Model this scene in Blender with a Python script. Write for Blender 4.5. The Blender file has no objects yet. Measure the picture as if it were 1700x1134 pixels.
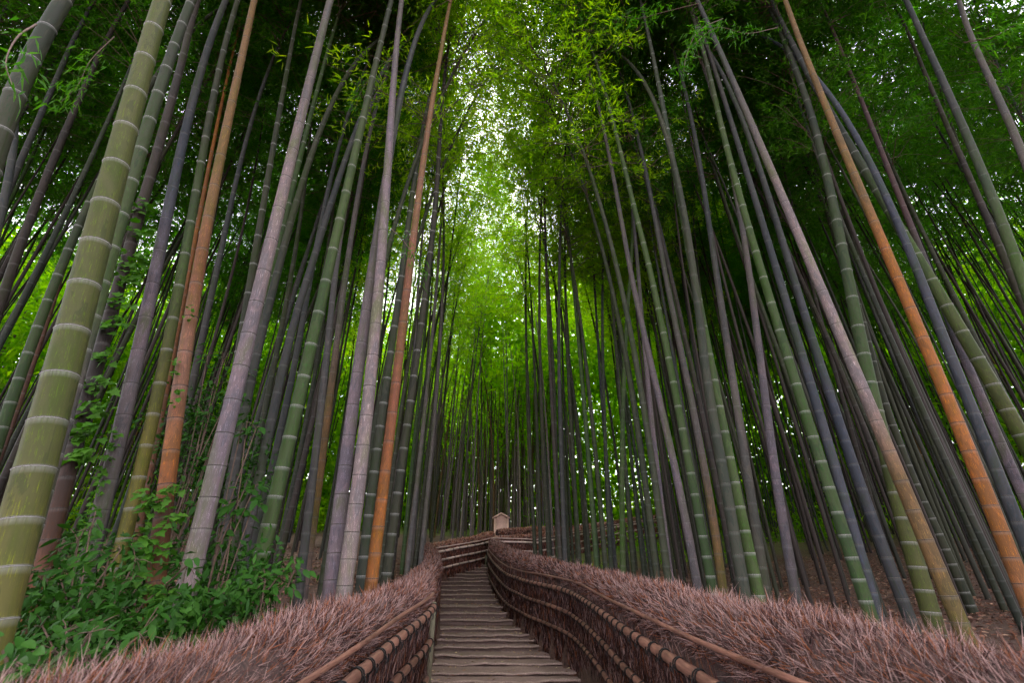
import bpy, math, random
import numpy as np
from mathutils import Vector, Matrix
R = random.Random(7)
NR = np.random.RandomState(11)
C = bpy.context.scene.collection
sc = bpy.context.scene

# ------------------------------------------------------------------ camera
FPX, CX, CY = 755.0, 850.0, 567.0
PIT = math.atan((955 - CY) / FPX)
CP, SP = math.cos(PIT), math.sin(PIT)
EYE = Vector((0, 0, 1.4))
cam = bpy.data.cameras.new('camera'); cam.lens = 36 * FPX / 1700; cam.sensor_width = 36
cam.clip_start = .05; cam.clip_end = 600
cam.dof.use_dof = True; cam.dof.focus_distance = 6.5; cam.dof.aperture_fstop = 3.2
co = bpy.data.objects.new('camera', cam); C.objects.link(co)
co.location = EYE; co.rotation_euler = (math.pi / 2 + PIT, 0, 0); sc.camera = co

# ------------------------------------------------------------------ world, sun, exposure
SUN_EL, SUN_AZ = math.radians(52), math.radians(4)      # azimuth from +Y
w = bpy.data.worlds.new('World'); sc.world = w; w.use_nodes = True
nt = w.node_tree; nt.nodes.clear()
out = nt.nodes.new('ShaderNodeOutputWorld'); bg = nt.nodes.new('ShaderNodeBackground')
sky = nt.nodes.new('ShaderNodeTexSky'); sky.sky_type = 'NISHITA'; sky.sun_disc = False
sky.sun_elevation = SUN_EL; sky.sun_rotation = SUN_AZ; sky.dust_density = 4; sky.air_density = 1.0
ovc = nt.nodes.new('ShaderNodeMix'); ovc.data_type = 'RGBA'; ovc.inputs[0].default_value = .82
ovc.inputs[7].default_value = (9.0, 8.6, 9.2, 1)        # bright pale overcast
nt.links.new(sky.outputs[0], ovc.inputs[6]); nt.links.new(ovc.outputs[2], bg.inputs[0])
bg.inputs[1].default_value = .15
nt.links.new(bg.outputs[0], out.inputs[0])
sl = bpy.data.lights.new('sun', 'SUN'); sl.energy = 1.5; sl.angle = math.radians(14); sl.color = (1, .95, .86)
so = bpy.data.objects.new('sun', sl); C.objects.link(so)
sd = Vector((math.sin(SUN_AZ) * math.cos(SUN_EL), math.cos(SUN_AZ) * math.cos(SUN_EL), math.sin(SUN_EL)))
so.rotation_euler = sd.to_track_quat('Z', 'Y').to_euler()
sc.view_settings.view_transform = 'Standard'; sc.view_settings.look = 'None'
sc.view_settings.exposure = 2.18; sc.view_settings.gamma = 1; sc.view_settings.use_curve_mapping = False
cy = sc.cycles
cy.max_bounces = 7; cy.diffuse_bounces = 4; cy.transmission_bounces = 4; cy.glossy_bounces = 2
cy.use_denoising = True
cy.caustics_reflective = False; cy.caustics_refractive = False

# ------------------------------------------------------------------ helpers
def ray(u, v):
    a = (u - CX) / FPX; b = (CY - v) / FPX
    return Vector((a, CP - b * SP, SP + b * CP))
def P(u, v, Y):
    d = ray(u, v); return EYE + d * (Y / d.y)

def tagp(o, label=None, cat=None, group=None, kind=None):
    if label: o['label'] = label
    if cat: o['category'] = cat
    if group: o['group'] = group
    if kind: o['kind'] = kind
    return o
def empty(name, loc, label, cat, group=None):
    o = bpy.data.objects.new(name, None); o.location = loc; o.empty_display_size = .1
    C.objects.link(o); return tagp(o, label, cat, group)
def link(name, me, parent=None, loc=None):
    o = bpy.data.objects.new(name, me); C.objects.link(o)
    if parent is not None: o.parent = parent
    if loc is not None: o.location = loc
    return o
def mesh_np(name, V, F, mat, col=None, smooth=False, uv=None, mats=None, midx=None):
    """V (n,3); F (m,3) or (m,4) int array; or list of such arrays"""
    V = np.asarray(V, dtype=np.float32)
    Fs = F if isinstance(F, list) else [F]
    Fs = [np.asarray(f, dtype=np.int32) for f in Fs if len(f)]
    me = bpy.data.meshes.new(name)
    me.vertices.add(len(V)); me.vertices.foreach_set('co', V.ravel())
    loops = np.concatenate([f.ravel() for f in Fs])
    tot = np.concatenate([np.full(len(f), f.shape[1], dtype=np.int32) for f in Fs])
    start = np.concatenate([[0], np.cumsum(tot)[:-1]]).astype(np.int32)
    me.loops.add(len(loops)); me.loops.foreach_set('vertex_index', loops)
    me.polygons.add(len(tot)); me.polygons.foreach_set('loop_start', start); me.polygons.foreach_set('loop_total', tot)
    if smooth: me.polygons.foreach_set('use_smooth', np.ones(len(tot), dtype=bool))
    if midx is not None: me.polygons.foreach_set('material_index', np.asarray(midx, dtype=np.int32))
    for m in (mats or [mat]): me.materials.append(m)
    me.update(calc_edges=True)
    if col is not None:
        a = me.color_attributes.new('col', 'FLOAT_COLOR', 'POINT')
        c4 = np.ones((len(V), 4), dtype=np.float32); c4[:, :3] = col
        a.data.foreach_set('color', c4.ravel())
    if uv is not None:
        l = me.uv_layers.new(name='UVMap'); l.data.foreach_set('uv', np.asarray(uv, dtype=np.float32)[loops].ravel())
    return me

def frames(pts):
    """tangent, side, up arrays along an (n,3) polyline"""
    T = np.gradient(pts, axis=0); T /= np.linalg.norm(T, axis=1)[:, None] + 1e-9
    ref = np.array([0, 1, 0.]) if abs(T[:, 2]).mean() > .6 else np.array([0, 0, 1.])
    S = np.cross(ref, T); S /= np.linalg.norm(S, axis=1)[:, None] + 1e-9
    U = np.cross(T, S); return T, S, U
def tube(pts, rad, segs=8, cap=True):
    pts = np.asarray(pts, dtype=float); rad = np.broadcast_to(np.asarray(rad, dtype=float), (len(pts),))
    T, S, U = frames(pts)
    a = np.linspace(0, 2 * math.pi, segs, endpoint=False)
    V = pts[:, None, :] + rad[:, None, None] * (np.cos(a)[None, :, None] * S[:, None, :] + np.sin(a)[None, :, None] * U[:, None, :])
    n = len(pts)
    i, j = np.meshgrid(np.arange(n - 1), np.arange(segs), indexing='ij'); j2 = (j + 1) % segs
    F = np.stack([i * segs + j, i * segs + j2, (i + 1) * segs + j2, (i + 1) * segs + j], -1).reshape(-1, 4)
    V = V.reshape(-1, 3); tris = []
    if cap:
        V = np.vstack([V, pts[0], pts[-1]])
        for k in range(segs):
            k2 = (k + 1) % segs
            tris.append((len(V) - 2, k2, k)); tris.append((len(V) - 1, (n - 1) * segs + k, (n - 1) * segs + k2))
    return V, F, np.array(tris, dtype=np.int32).reshape(-1, 3)
def spline(pts, n):
    """Catmull-Rom through pts, n samples"""
    p = np.asarray(pts, dtype=float); m = len(p)
    if m == 2: return p[0] + (p[1] - p[0]) * np.linspace(0, 1, n)[:, None]
    q = np.vstack([2 * p[0] - p[1], p, 2 * p[-1] - p[-2]])
    t = np.linspace(0, m - 1 - 1e-6, n); k = t.astype(int); f = (t - k)[:, None]
    a, b, c, d = q[k], q[k + 1], q[k + 2], q[k + 3]
    return .5 * ((2 * b) + (-a + c) * f + (2 * a - 5 * b + 4 * c - d) * f ** 2 + (-a + 3 * b - 3 * c + d) * f ** 3)
def arclen(p):
    return np.concatenate([[0], np.cumsum(np.linalg.norm(np.diff(p, axis=0), axis=1))])
def box_faces(): return [(0, 1, 3, 2), (4, 6, 7, 5), (0, 4, 5, 1), (2, 3, 7, 6), (0, 2, 6, 4), (1, 5, 7, 3)]

# ------------------------------------------------------------------ materials
class NM:
    def __init__(s, name):
        s.m = bpy.data.materials.new(name); s.m.use_nodes = True; s.t = s.m.node_tree; s.t.nodes.clear()
        s.o = s.t.nodes.new('ShaderNodeOutputMaterial')
    def n(s, typ, **kw):
        x = s.t.nodes.new('ShaderNode' + typ)
        for k, v in kw.items(): setattr(x, k, v)
        return x
    def l(s, a, b): s.t.links.new(a, b)
    def val(s, sock, v):
        if hasattr(v, 'is_output') or hasattr(v, 'links'): s.l(v, sock)
        else: sock.default_value = v
    def noise(s, vec, scale, detail=3, rough=.55, dist=0):
        x = s.n('TexNoise'); x.inputs['Scale'].default_value = scale; x.inputs['Detail'].default_value = detail
        x.inputs['Roughness'].default_value = rough; x.inputs['Distortion'].default_value = dist
        if vec is not None: s.l(vec, x.inputs['Vector'])
        return x.outputs[0]
    def ramp(s, f, a, b, ca=(0, 0, 0, 1), cb=(1, 1, 1, 1)):
        x = s.n('ValToRGB'); x.color_ramp.elements[0].position = a; x.color_ramp.elements[1].position = b
        x.color_ramp.elements[0].color = ca; x.color_ramp.elements[1].color = cb; s.l(f, x.inputs[0]); return x.outputs[0]
    def mix(s, f, a, b, blend='MIX'):
        x = s.n('Mix'); x.data_type = 'RGBA'; x.blend_type = blend
        s.val(x.inputs[0], f); s.val(x.inputs[6], a); s.val(x.inputs[7], b); return x.outputs[2]
    def math(s, op, a, b=0.):
        x = s.n('Math'); x.operation = op; s.val(x.inputs[0], a); s.val(x.inputs[1], b); return x.outputs[0]
    def map(s, vec, sx, sy, sz):
        x = s.n('Mapping'); x.inputs['Scale'].default_value = (sx, sy, sz); s.l(vec, x.inputs[0]); return x.outputs[0]
    def bump(s, h, st, dist=.01):
        x = s.n('Bump'); x.inputs['Strength'].default_value = st; x.inputs['Distance'].default_value = dist; s.l(h, x.inputs['Height']); return x.outputs[0]
    def princ(s, col, rough=.6, normal=None, spec=.5):
        x = s.n('BsdfPrincipled'); s.val(x.inputs['Base Color'], col); s.val(x.inputs['Roughness'], rough)
        x.inputs['Specular IOR Level'].default_value = spec
        if normal is not None: s.l(normal, x.inputs['Normal'])
        s.l(x.outputs[0], s.o.inputs[0]); return x

def mat_culm(name, attr):
    """bamboo skin: long fibres, blotches, waxy bloom and scratches"""
    s = NM(name); tc = s.n('TexCoord'); uv = tc.outputs['UV']
    if attr: base = s.n('Attribute', attribute_name='col').outputs['Color']
    else: base = s.n('ObjectInfo').outputs['Color']
    oi = s.n('ObjectInfo').outputs['Random']
    off = s.n('CombineXYZ'); s.l(s.math('MULTIPLY', oi, 37.), off.inputs[0]); s.l(s.math('MULTIPLY', oi, 61.), off.inputs[1])
    va = s.n('VectorMath'); va.operation = 'ADD'; s.l(uv, va.inputs[0]); s.l(off.outputs[0], va.inputs[1]); uvo = va.outputs[0]
    fib = s.noise(s.map(uvo, 46, 2.2, 1), 1, 5, .7)
    fine = s.noise(s.map(uvo, 130, 9, 1), 1, 3, .7)
    blot = s.noise(s.map(uvo, 2.0, 2.6, 1), 1, 4, .6)
    spot = s.noise(s.map(uvo, 26, 34, 1), 1, 3, .8)
    c = s.mix(s.ramp(fib, .3, .72), s.mix(1., base, (.62, .60, .62, 1), 'MULTIPLY'), base)
    c = s.mix(s.math('MULTIPLY', s.ramp(blot, .45, .72), .55), c, s.mix(1., base, (1.35, 1.22, .85, 1), 'MULTIPLY'))
    c = s.mix(s.math('MULTIPLY', s.ramp(blot, .46, .26), .5), c, s.mix(1., base, (.55, .66, .72, 1), 'MULTIPLY'))
    c = s.mix(s.math('MULTIPLY', s.ramp(spot, .70, .80), .12), c, s.mix(1., base, (2.2, 2.0, 1.9, 1), 'MULTIPLY'))
    c = s.mix(s.math('MULTIPLY', s.ramp(fine, .38, .28), .75), c, (.035, .028, .025, 1))
    big = s.noise(s.map(uvo, 1.1, .9, 1), 1, 5, .7, .6)
    c = s.mix(s.math('MULTIPLY', s.ramp(big, .5, .64), .8), c, s.mix(1., c, (.62, .85, .45, 1), 'MULTIPLY'))
    c = s.mix(s.math('MULTIPLY', s.ramp(big, .46, .36), .7), c, s.mix(1., c, (1.45, 1.3, 1.25, 1), 'MULTIPLY'))
    bl = s.n('Attribute', attribute_name='bloom').outputs['Fac']
    c = s.mix(s.math('MULTIPLY', bl, s.ramp(fib, .2, .6)), c, (.42, .42, .41, 1) if attr else (.16, .17, .16, 1))
    r = s.math('ADD', s.math('MULTIPLY', fib, .3), .33)
    s.princ(c, r, s.bump(fib, .25, .004), .045); return s.m
def mat_leaf(name, cols, trans=.45, attr=False, rough=.45, boost=(1.55, 2.05, .3)):
    s = NM(name)
    if attr: c = s.n('Attribute', attribute_name='col').outputs['Color']
    else:
        g = s.n('NewGeometry').outputs['Random Per Island']; oi = s.n('ObjectInfo').outputs['Random']
        f = s.math('ADD', s.math('MULTIPLY', g, .7), s.math('MULTIPLY', oi, .3))
        r = s.n('ValToRGB'); s.l(f, r.inputs[0])
        r.color_ramp.elements[0].color = (*cols[0], 1); r.color_ramp.elements[1].color = (*cols[-1], 1)
        for i, cc in enumerate(cols[1:-1]):
            e = r.color_ramp.elements.new((i + 1) / (len(cols) - 1)); e.color = (*cc, 1)
        c = r.outputs[0]
    p = s.princ(c, rough, None, .1)
    tr = s.n('BsdfTranslucent'); s.l(s.mix(1., c, (*boost, 1), 'MULTIPLY'), tr.inputs[0])
    mx = s.n('MixShader'); mx.inputs[0].default_value = trans
    s.l(p.outputs[0], mx.inputs[1]); s.l(tr.outputs[0], mx.inputs[2]); s.l(mx.outputs[0], s.o.inputs[0]); return s.m
def mat_simple(name, col, rough=.7, nscale=30, amt=.4, bump=.3, stretch=(1, 1, 1)):
    s = NM(name); o = s.map(s.n('TexCoord').outputs['Object'], *stretch)
    n = s.noise(o, nscale, 5, .65)
    c = s.mix(s.math('MULTIPLY', s.ramp(n, .35, .65), 1.), tuple(x * (1 - amt) for x in col) + (1,), tuple(min(1, x * (1 + amt * .6)) for x in col) + (1,))
    s.princ(c, rough, s.bump(n, bump, .01)); return s.m

M_culm = mat_culm('bamboo_skin', True); M_culm_o = mat_culm('bamboo_skin_plain', False)
M_crown = mat_leaf('bamboo_leaf', [(.019, .075, .006), (.031, .105, .008), (.052, .145, .010), (.08, .175, .012)], .55)  # darker leaf copy, the shade of the sides put into the colour
M_lit = mat_leaf('lit_bamboo_leaf', [(.047, .14, .008), (.088, .21, .01), (.142, .27, .012), (.195, .30, .015)], .62, boost=(2.9, 2.7, .22))  # brighter leaf copy, the light of the centre put into the colour
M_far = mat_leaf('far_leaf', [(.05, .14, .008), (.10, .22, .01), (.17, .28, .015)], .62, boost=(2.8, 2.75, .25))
M_ivy = mat_leaf('ivy_leaf', [(.02, .075, .008), (.04, .115, .01), (.075, .16, .02)], .22, rough=.5)
M_shrub = mat_leaf('shrub_leaf', [(.010, .038, .005), (.018, .065, .007), (.038, .10, .012)], .15, rough=.5)
M_twig = NM('brush_twig'); _s = M_twig
_s.princ(_s.n('Attribute', attribute_name='col').outputs['Color'], .8, None, .06); M_twig = _s.m
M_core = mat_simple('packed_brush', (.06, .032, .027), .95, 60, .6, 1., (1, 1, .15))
M_rope = mat_simple('black_rope', (.012, .011, .012), .7, 80, .3)
M_woodstem = mat_simple('vine_stem', (.10, .06, .04), .8, 60, .4)
M_ringw = mat_simple('node_bloom', (.30, .28, .27), .8, 120, .7)
M_ringd = mat_simple('node_scar', (.035, .028, .024), .8, 90, .4)
M_ringb = mat_simple('node_buff', (.2, .16, .13), .8, 90, .4)
M_board = mat_simple('board_wood', (.78, .50, .40), .7, 12, .22, .2, (9, 9, 1))
M_post = mat_simple('post_wood', (.16, .14, .09), .8, 20, .4, .4, (6, 6, 1))
def mat_rail():
    s = NM('rail_bamboo'); tc = s.n('TexCoord').outputs['UV']
    base = s.n('Attribute', attribute_name='col').outputs['Color']
    a = s.noise(s.map(tc, 14, 7, 1), 1, 5, .7); b = s.noise(s.map(tc, 50, 3, 1), 1, 4, .7)
    c = s.mix(s.ramp(a, .38, .68), s.mix(1., base, (.45, .38, .4, 1), 'MULTIPLY'), base)
    c = s.mix(s.math('MULTIPLY', s.ramp(b, .5, .75), .4), c, (.1, .06, .05, 1))
    s.princ(c, .42, s.bump(b, .3, .003)); return s.m
M_rail = mat_rail()
def mat_stone(name, base, moss, lo, hi):
    s = NM(name); o = s.n('TexCoord').outputs['Object']
    a = s.noise(o, 9, 6, .7); b = s.noise(o, 55, 4, .8); d = s.noise(o, 2.3, 4, .6)
    c = s.mix(s.ramp(a, .3, .7), tuple(x * .68 for x in base) + (1,), base + (1,))
    c = s.mix(s.math('MULTIPLY', s.ramp(d, lo, hi), .6), c, moss + (1,))
    c = s.mix(s.math('MULTIPLY', s.ramp(b, .62, .7), .5), c, (.42, .38, .36, 1))
    c = s.mix(s.math('MULTIPLY', s.ramp(b, .42, .32), .6), c, (.05, .035, .03, 1))
    s.princ(c, .85, s.bump(s.math('ADD', a, s.math('MULTIPLY', b, .5)), .9, .02)); return s.m
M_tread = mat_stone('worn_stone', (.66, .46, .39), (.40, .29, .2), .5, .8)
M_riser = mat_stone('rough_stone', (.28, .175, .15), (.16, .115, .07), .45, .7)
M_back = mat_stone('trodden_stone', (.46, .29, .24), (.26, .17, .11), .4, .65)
def mat_ground():
    s = NM('leaf_litter_ground'); g = s.n('TexCoord').outputs['Object']
    a = s.noise(g, 14, 6, .75); b = s.noise(g, 60, 4, .8); d = s.noise(g, .5, 4, .65)
    c = s.mix(s.ramp(a, .35, .65), (.045, .022, .016, 1), (.15, .075, .05, 1))
    c = s.mix(s.math('MULTIPLY', s.ramp(b, .58, .7), .7), c, (.24, .12, .09, 1))
    at = s.n('Attribute', attribute_name='col').outputs['Color']
    sep = s.n('SeparateColor'); s.l(at, sep.inputs[0])
    k = s.math('MULTIPLY', sep.outputs[0], s.ramp(d, .34, .5))
    gr = s.mix(s.ramp(a, .35, .65), (.07, .11, .01, 1), (.17, .22, .02, 1))
    c = s.mix(k, c, gr)
    s.princ(c, .9, s.bump(b, 1., .03)); return s.m
M_ground = mat_ground()
M_litter = NM('fallen_leaf'); _s = M_litter
_s.princ(_s.n('Attribute', attribute_name='col').outputs['Color'], .7, None, .3); M_litter = _s.m

# ------------------------------------------------------------------ plan of the place
RF = np.array([(1.2, -2), (1.15, 1), (1.12, 4), (1.12, 6), (1.1, 7.6), (1.02, 8.6), (.78, 9.6), (.42, 10.9), (.02, 12.7), (-.28, 14.4), (-.54, 16.4), (-.74, 18.2), (-.85, 19.6)])
LF = np.array([(-.90, -2), (-.92, 1), (-.96, 4), (-.99, 5.9), (-1.3, 7.9), (-1.48, 9.6), (-1.6, 10.9), (-1.92, 13), (-2.5, 15.8), (-2.72, 17)])
LF2 = np.array([(-2.72, 17), (-2.1, 18.1), (-1.45, 19.1), (-1.0, 20.2), (-.78, 20.9)])
F2 = np.array([(-.85, 19.6), (.9, 19.8), (2.4, 22.5), (4.1, 25.6), (6.6, 27), (10, 29.9), (14, 33)])
F3 = np.array([(-.62, 21.6), (.6, 22.1), (1.6, 24.4), (3.2, 27.6), (6, 29.4), (9.4, 32.3), (13, 35.5)])
PROF = np.array([(-4, -1.4), (5, -1.4), (7, -1.4), (8.4, -1.34), (9.5, -1.25), (12.8, -.84), (16.5, -.39), (19.5, .37), (21, .62)])
def path_h(y): return np.interp(y, PROF[:, 0], PROF[:, 1]) + 1.4
def lx(y): return np.interp(y, np.r_[LF[:, 1], LF2[1:, 1]], np.r_[LF[:, 0], LF2[1:, 0]])
def rx(y): return np.interp(y, RF[:, 1], RF[:, 0])
CT = np.array([(-1.7, 0, .72), (-1.8, 3, .78), (-1.9, 6, .9), (-3, 3, .82), (-3, 8, 1.2), (-6, 8, 1.35), (-10, 8, 1.6), (-5, 15, 1.8), (-3.4, 17.5, 1.75), (-2.6, 19.5, 2.1),
    (-4, 21, 2.5), (-12, 18, 2.6), (-3, 25, 3.0), (-15, 30, 4), (-3, 35, 4.2), (1.8, 0, .65), (1.9, 4, .7), (3, 3, .62), (3, 8, .75), (1.9, 9, .8), (1.3, 12.5, 1.0), (.6, 15.5, 1.35),
    (6.6, 9.3, .84), (8.2, 9.3, .88), (5, 15, 1.2), (.2, 18.6, 1.6), (.9, 19.4, 1.65), (4.1, 25.3, 2.4), (6.6, 26.7, 2.9), (10, 29.6, 3.5), (12, 18, 2.1), (15, 25, 3.5), (25, 20, 3.6),
    (20, 10, 1.8), (25, 40, 6.5), (0, 45, 5), (-20, 45, 6), (-22, 0, 1), (22, 0, 1), (0, -8, .2), (-8, 0, .8), (8, 0, .65), (-.2, 21.2, 2.0), (.5, 21.2, 2.05), (-.8, 23, 2.5), (3.6, 28.2, 2.9), (8, 32.5, 3.8)])
_D = np.linalg.norm(CT[:, None, :2] - CT[None, :, :2], axis=2)
_W = np.linalg.solve(_D + np.eye(len(CT)) * .15, CT[:, 2] - 2.0)
def bank(x, y):
    x = np.asarray(x, dtype=float); y = np.asarray(y, dtype=float)
    d = np.sqrt((x[..., None] - CT[:, 0]) ** 2 + (y[..., None] - CT[:, 1]) ** 2)
    return 2.0 + (d * _W).sum(-1)
def in_path(x, y, m=0.):
    return (x > lx(y) - m) & (x < rx(y) + m) & (y < 21)
def gz(x, y):
    z = bank(x, y); return np.where(in_path(np.asarray(x), np.asarray(y)), path_h(y) - .12, z)
def off_path(x, y, m=.45):
    if in_path(x, y, m) : return False
    for A, B in ((F2, F3),):
        for p in np.vstack([spline(F2, 40), spline(F3, 40), (spline(F2, 40) + spline(F3, 40)) / 2]):
            if (p[0] - x) ** 2 + (p[1] - y) ** 2 < (m + .25) ** 2: return False
    if -3 < x < .2 and 17 < y < 21.8:
        for p in spline(LF2, 20):
            if (p[0] - x) ** 2 + (p[1] - y) ** 2 < m * m: return False
    return True

# ground sheet: fine near, coarse to the horizon
def axis(lims):
    out = []
    for a, b, s in lims: out += list(np.arange(a, b, s))
    return np.array(out)
gx = axis([(-250, -60, 25), (-60, -20, 3), (-20, -4, .7), (-4, 4, .16), (4, 20, .6), (20, 60, 3), (60, 260, 25)])
gy = axis([(-250, -40, 25), (-40, -6, 3), (-6, 0, .6), (0, 23, .16), (23, 50, .8), (50, 90, 4), (90, 300, 25)])
X, Y = np.meshgrid(gx, gy, indexing='ij'); Z = gz(np.clip(X, -45, 45), np.clip(Y, -30, 60))
rr = np.sqrt((X / 60) ** 2 + ((Y - 20) / 60) ** 2); Z = np.where(rr > 1, np.minimum(Z, 9), Z)
Z = Z + np.where(in_path(X, Y, .3), 0, (np.sin(X * 2.1 + Y) * np.cos(Y * 1.7) * .035 + NR.rand(*X.shape) * .03))
nx, ny = X.shape
i, j = np.meshgrid(np.arange(nx - 1), np.arange(ny - 1), indexing='ij')
Fg = np.stack([i * ny + j, (i + 1) * ny + j, (i + 1) * ny + j + 1, i * ny + j + 1], -1).reshape(-1, 4)
green = np.clip((Y - 16.5 - .25 * np.abs(X - 8)) / 7, 0, 1) * (X > 1) + np.clip((Y - 24) / 8, 0, 1) * (X <= 1)
gcol = np.stack([green, green, green], -1).reshape(-1, 3)
go = link('ground', mesh_np('ground', np.stack([X, Y, Z], -1).reshape(-1, 3), Fg, M_ground, gcol, True))
tagp(go, 'reddish brown ground under the bamboo covered in fallen leaves', kind='structure')

# ------------------------------------------------------------------ stairs
nos = [1146, 1134, 1122, 1104, 1090, 1074.5, 1063.5, 1055, 1045, 1030.5, 1019, 1007, 997, 988, 980, 973, 966, 960, 954.5, 949, 943.5, 938]
vy = np.array([(938, 19.5), (954, 18.2), (978, 16.4), (1007, 13.6), (1020, 12.8), (1055, 10.9), (1090, 9.5), (1122, 8.4), (1146, 7.6)])
stairs = bpy.data.objects.new('stairs', None); C.objects.link(stairs)
stairs.location = (0, 7, 0); tagp(stairs, 'worn stone stairs climbing between the two brush fences', kind='structure')
steps = []
for v in nos:
    y = np.interp(v, vy[:, 0], vy[:, 1]); h = P(850, v, y).z; steps.append([y, h])
for k in range(1, len(steps)): steps[k][1] = max(steps[k][1], steps[k - 1][1] + .03)
zl = steps[0][1] - .06
# landing before the first step
def step_mesh(y0, y1, z0, z1, seed):
    """one step: rough riser below, paler worn tread slab with an uneven nosing"""
    rs = np.random.RandomState(seed); nX = 34
    xa, xb = lx(y0) - .16, rx(y0) + .16; xa2, xb2 = lx(y1) - .16, rx(y1) + .16
    t = np.linspace(0, 1, nX)
    wob = np.convolve(rs.randn(nX + 6) * .035, np.ones(5) / 5, 'same')[3:-3]
    wz = np.convolve(rs.randn(nX + 6) * .018, np.ones(5) / 5, 'same')[3:-3]
    sl = .028
    rows = [(y0 + .03, z0 - .14, 0), (y0 + .018, z0 + (z1 - z0) * .35, .6), (y0 + .028, z1 - sl, .5), (y0 - .012, z1 - sl + .003, 1), (y0 - .02, z1 - .007, 1), (y0 - .004, z1, 1),
            (y0 + .045, z1 + .002, 1.6), (y0 + (y1 - y0) * .5, z1 - .004, .3), (y1 + .06, z1 - .008, 0)]
    V = []
    for (yy, zz, k) in rows:
        f = 0 if y1 == y0 else np.clip((yy - y0) / (y1 - y0), 0, 1)
        x = (xa + (xa2 - xa) * f) + ((xb + (xb2 - xb) * f) - (xa + (xa2 - xa) * f)) * t
        V.append(np.stack([x, yy + wob * k + rs.randn(nX) * .004 * k, zz + wz * k + rs.randn(nX) * .002], -1))
    V = np.array(V); n = len(rows)
    i, j = np.meshgrid(np.arange(n - 1), np.arange(nX - 1), indexing='ij')
    F = np.stack([i * nX + j, i * nX + j + 1, (i + 1) * nX + j + 1, (i + 1) * nX + j], -1).reshape(-1, 4)
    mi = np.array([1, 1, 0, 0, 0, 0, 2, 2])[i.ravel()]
    V = V.reshape(-1, 3) - np.array([0, 7, 0])
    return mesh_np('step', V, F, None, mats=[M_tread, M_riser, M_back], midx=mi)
prev = zl
for k, (y, h) in enumerate(steps):
    y1 = steps[k + 1][0] if k + 1 < len(steps) else y + 1.6
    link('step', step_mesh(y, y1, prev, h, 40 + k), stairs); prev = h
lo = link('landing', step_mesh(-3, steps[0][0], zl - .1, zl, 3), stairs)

# ------------------------------------------------------------------ brush fences
def twigs(pos, dirs, ln, wd, cols_b, cols_t):
    n = len(pos); d = dirs / (np.linalg.norm(dirs, axis=1)[:, None] + 1e-9)
    r = NR.randn(n, 3); s = np.cross(d, r); s /= np.linalg.norm(s, axis=1)[:, None] + 1e-9; u = np.cross(d, s)
    a = pos + s * wd[:, None]; b = pos + (-.5 * s + .87 * u) * wd[:, None]; c = pos + (-.5 * s - .87 * u) * wd[:, None]
    tip = pos + d * ln[:, None] + r * ln[:, None] * .05
    V = np.stack([a, b, c, tip], 1).reshape(-1, 3); k = np.arange(n)[:, None] * 4
    F = np.concatenate([k + np.array([0, 1, 3]), k + np.array([1, 2, 3]), k + np.array([2, 0, 3])])
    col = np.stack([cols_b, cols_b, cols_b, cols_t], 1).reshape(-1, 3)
    return V, F, col
def twig_cols(n, pale=.5):
    base = np.array([.095, .046, .043]); pal = np.array([.31, .195, .18]); red = np.array([.22, .075, .035]); dark = np.array([.04, .02, .02])
    k = NR.rand(n)[:, None]; c = np.where(k < pale, pal, np.where(k < pale + .18, red, np.where(k < .85, base, dark)))
    c = c * (.65 + .7 * NR.rand(n)[:, None]); return c
TIE = None
def tie_mesh():
    V = []; a = np.linspace(0, 2 * math.pi, 13)[:-1]; Vs, Fs, Ts = [], [], []; o = 0
    for dx, tilt in ((-.007, .16), (.008, -.2)):
        p = np.stack([np.full(12, dx) + tilt * np.cos(a) * .06, np.cos(a), np.sin(a)], -1)
        p[:, 1:] *= 1.06; p = np.vstack([p, p[:1]])
        v, f, t = tube(p * 1.0, .0, 5, False)
        # ring section in unit radius: thick .14
        T = np.gradient(p, axis=0); rad = np.stack([np.zeros(13), np.cos(np.r_[a, a[:1]]), np.sin(np.r_[a, a[:1]])], -1)
        q = []
        for m in range(5):
            an = m * 2 * math.pi / 5; q.append(p + rad * math.cos(an) * .11 + np.array([1, 0, 0]) * math.sin(an) * .0045)
        v = np.stack(q, 1).reshape(-1, 3); Vs.append(v); Fs.append(f + o); o += len(v)
    for s in (-1, 1):   # the two loose ends of the knot
        p = np.array([(0, -1.15, .1), (s * .012, -1.5, -.05 + .3 * s), (s * .02, -1.6, -.5), (s * .03, -1.45, -1.1)])
        v, f, t = tube(p, 1, 4, False)
        T, S, U = frames(p); v = []
        for m in range(4):
            an = m * math.pi / 2; v.append(p + np.array([1, 0, 0]) * math.cos(an) * .004 + np.array([0, .1, 0]) * math.sin(an))
        v = np.stack(v, 1).reshape(-1, 3); Vs.append(v); Fs.append(f + o); o += len(v)
    return mesh_np('rope_tie', np.vstack(Vs), np.vstack(Fs), M_rope, smooth=True)
TIE = tie_mesh()

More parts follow.
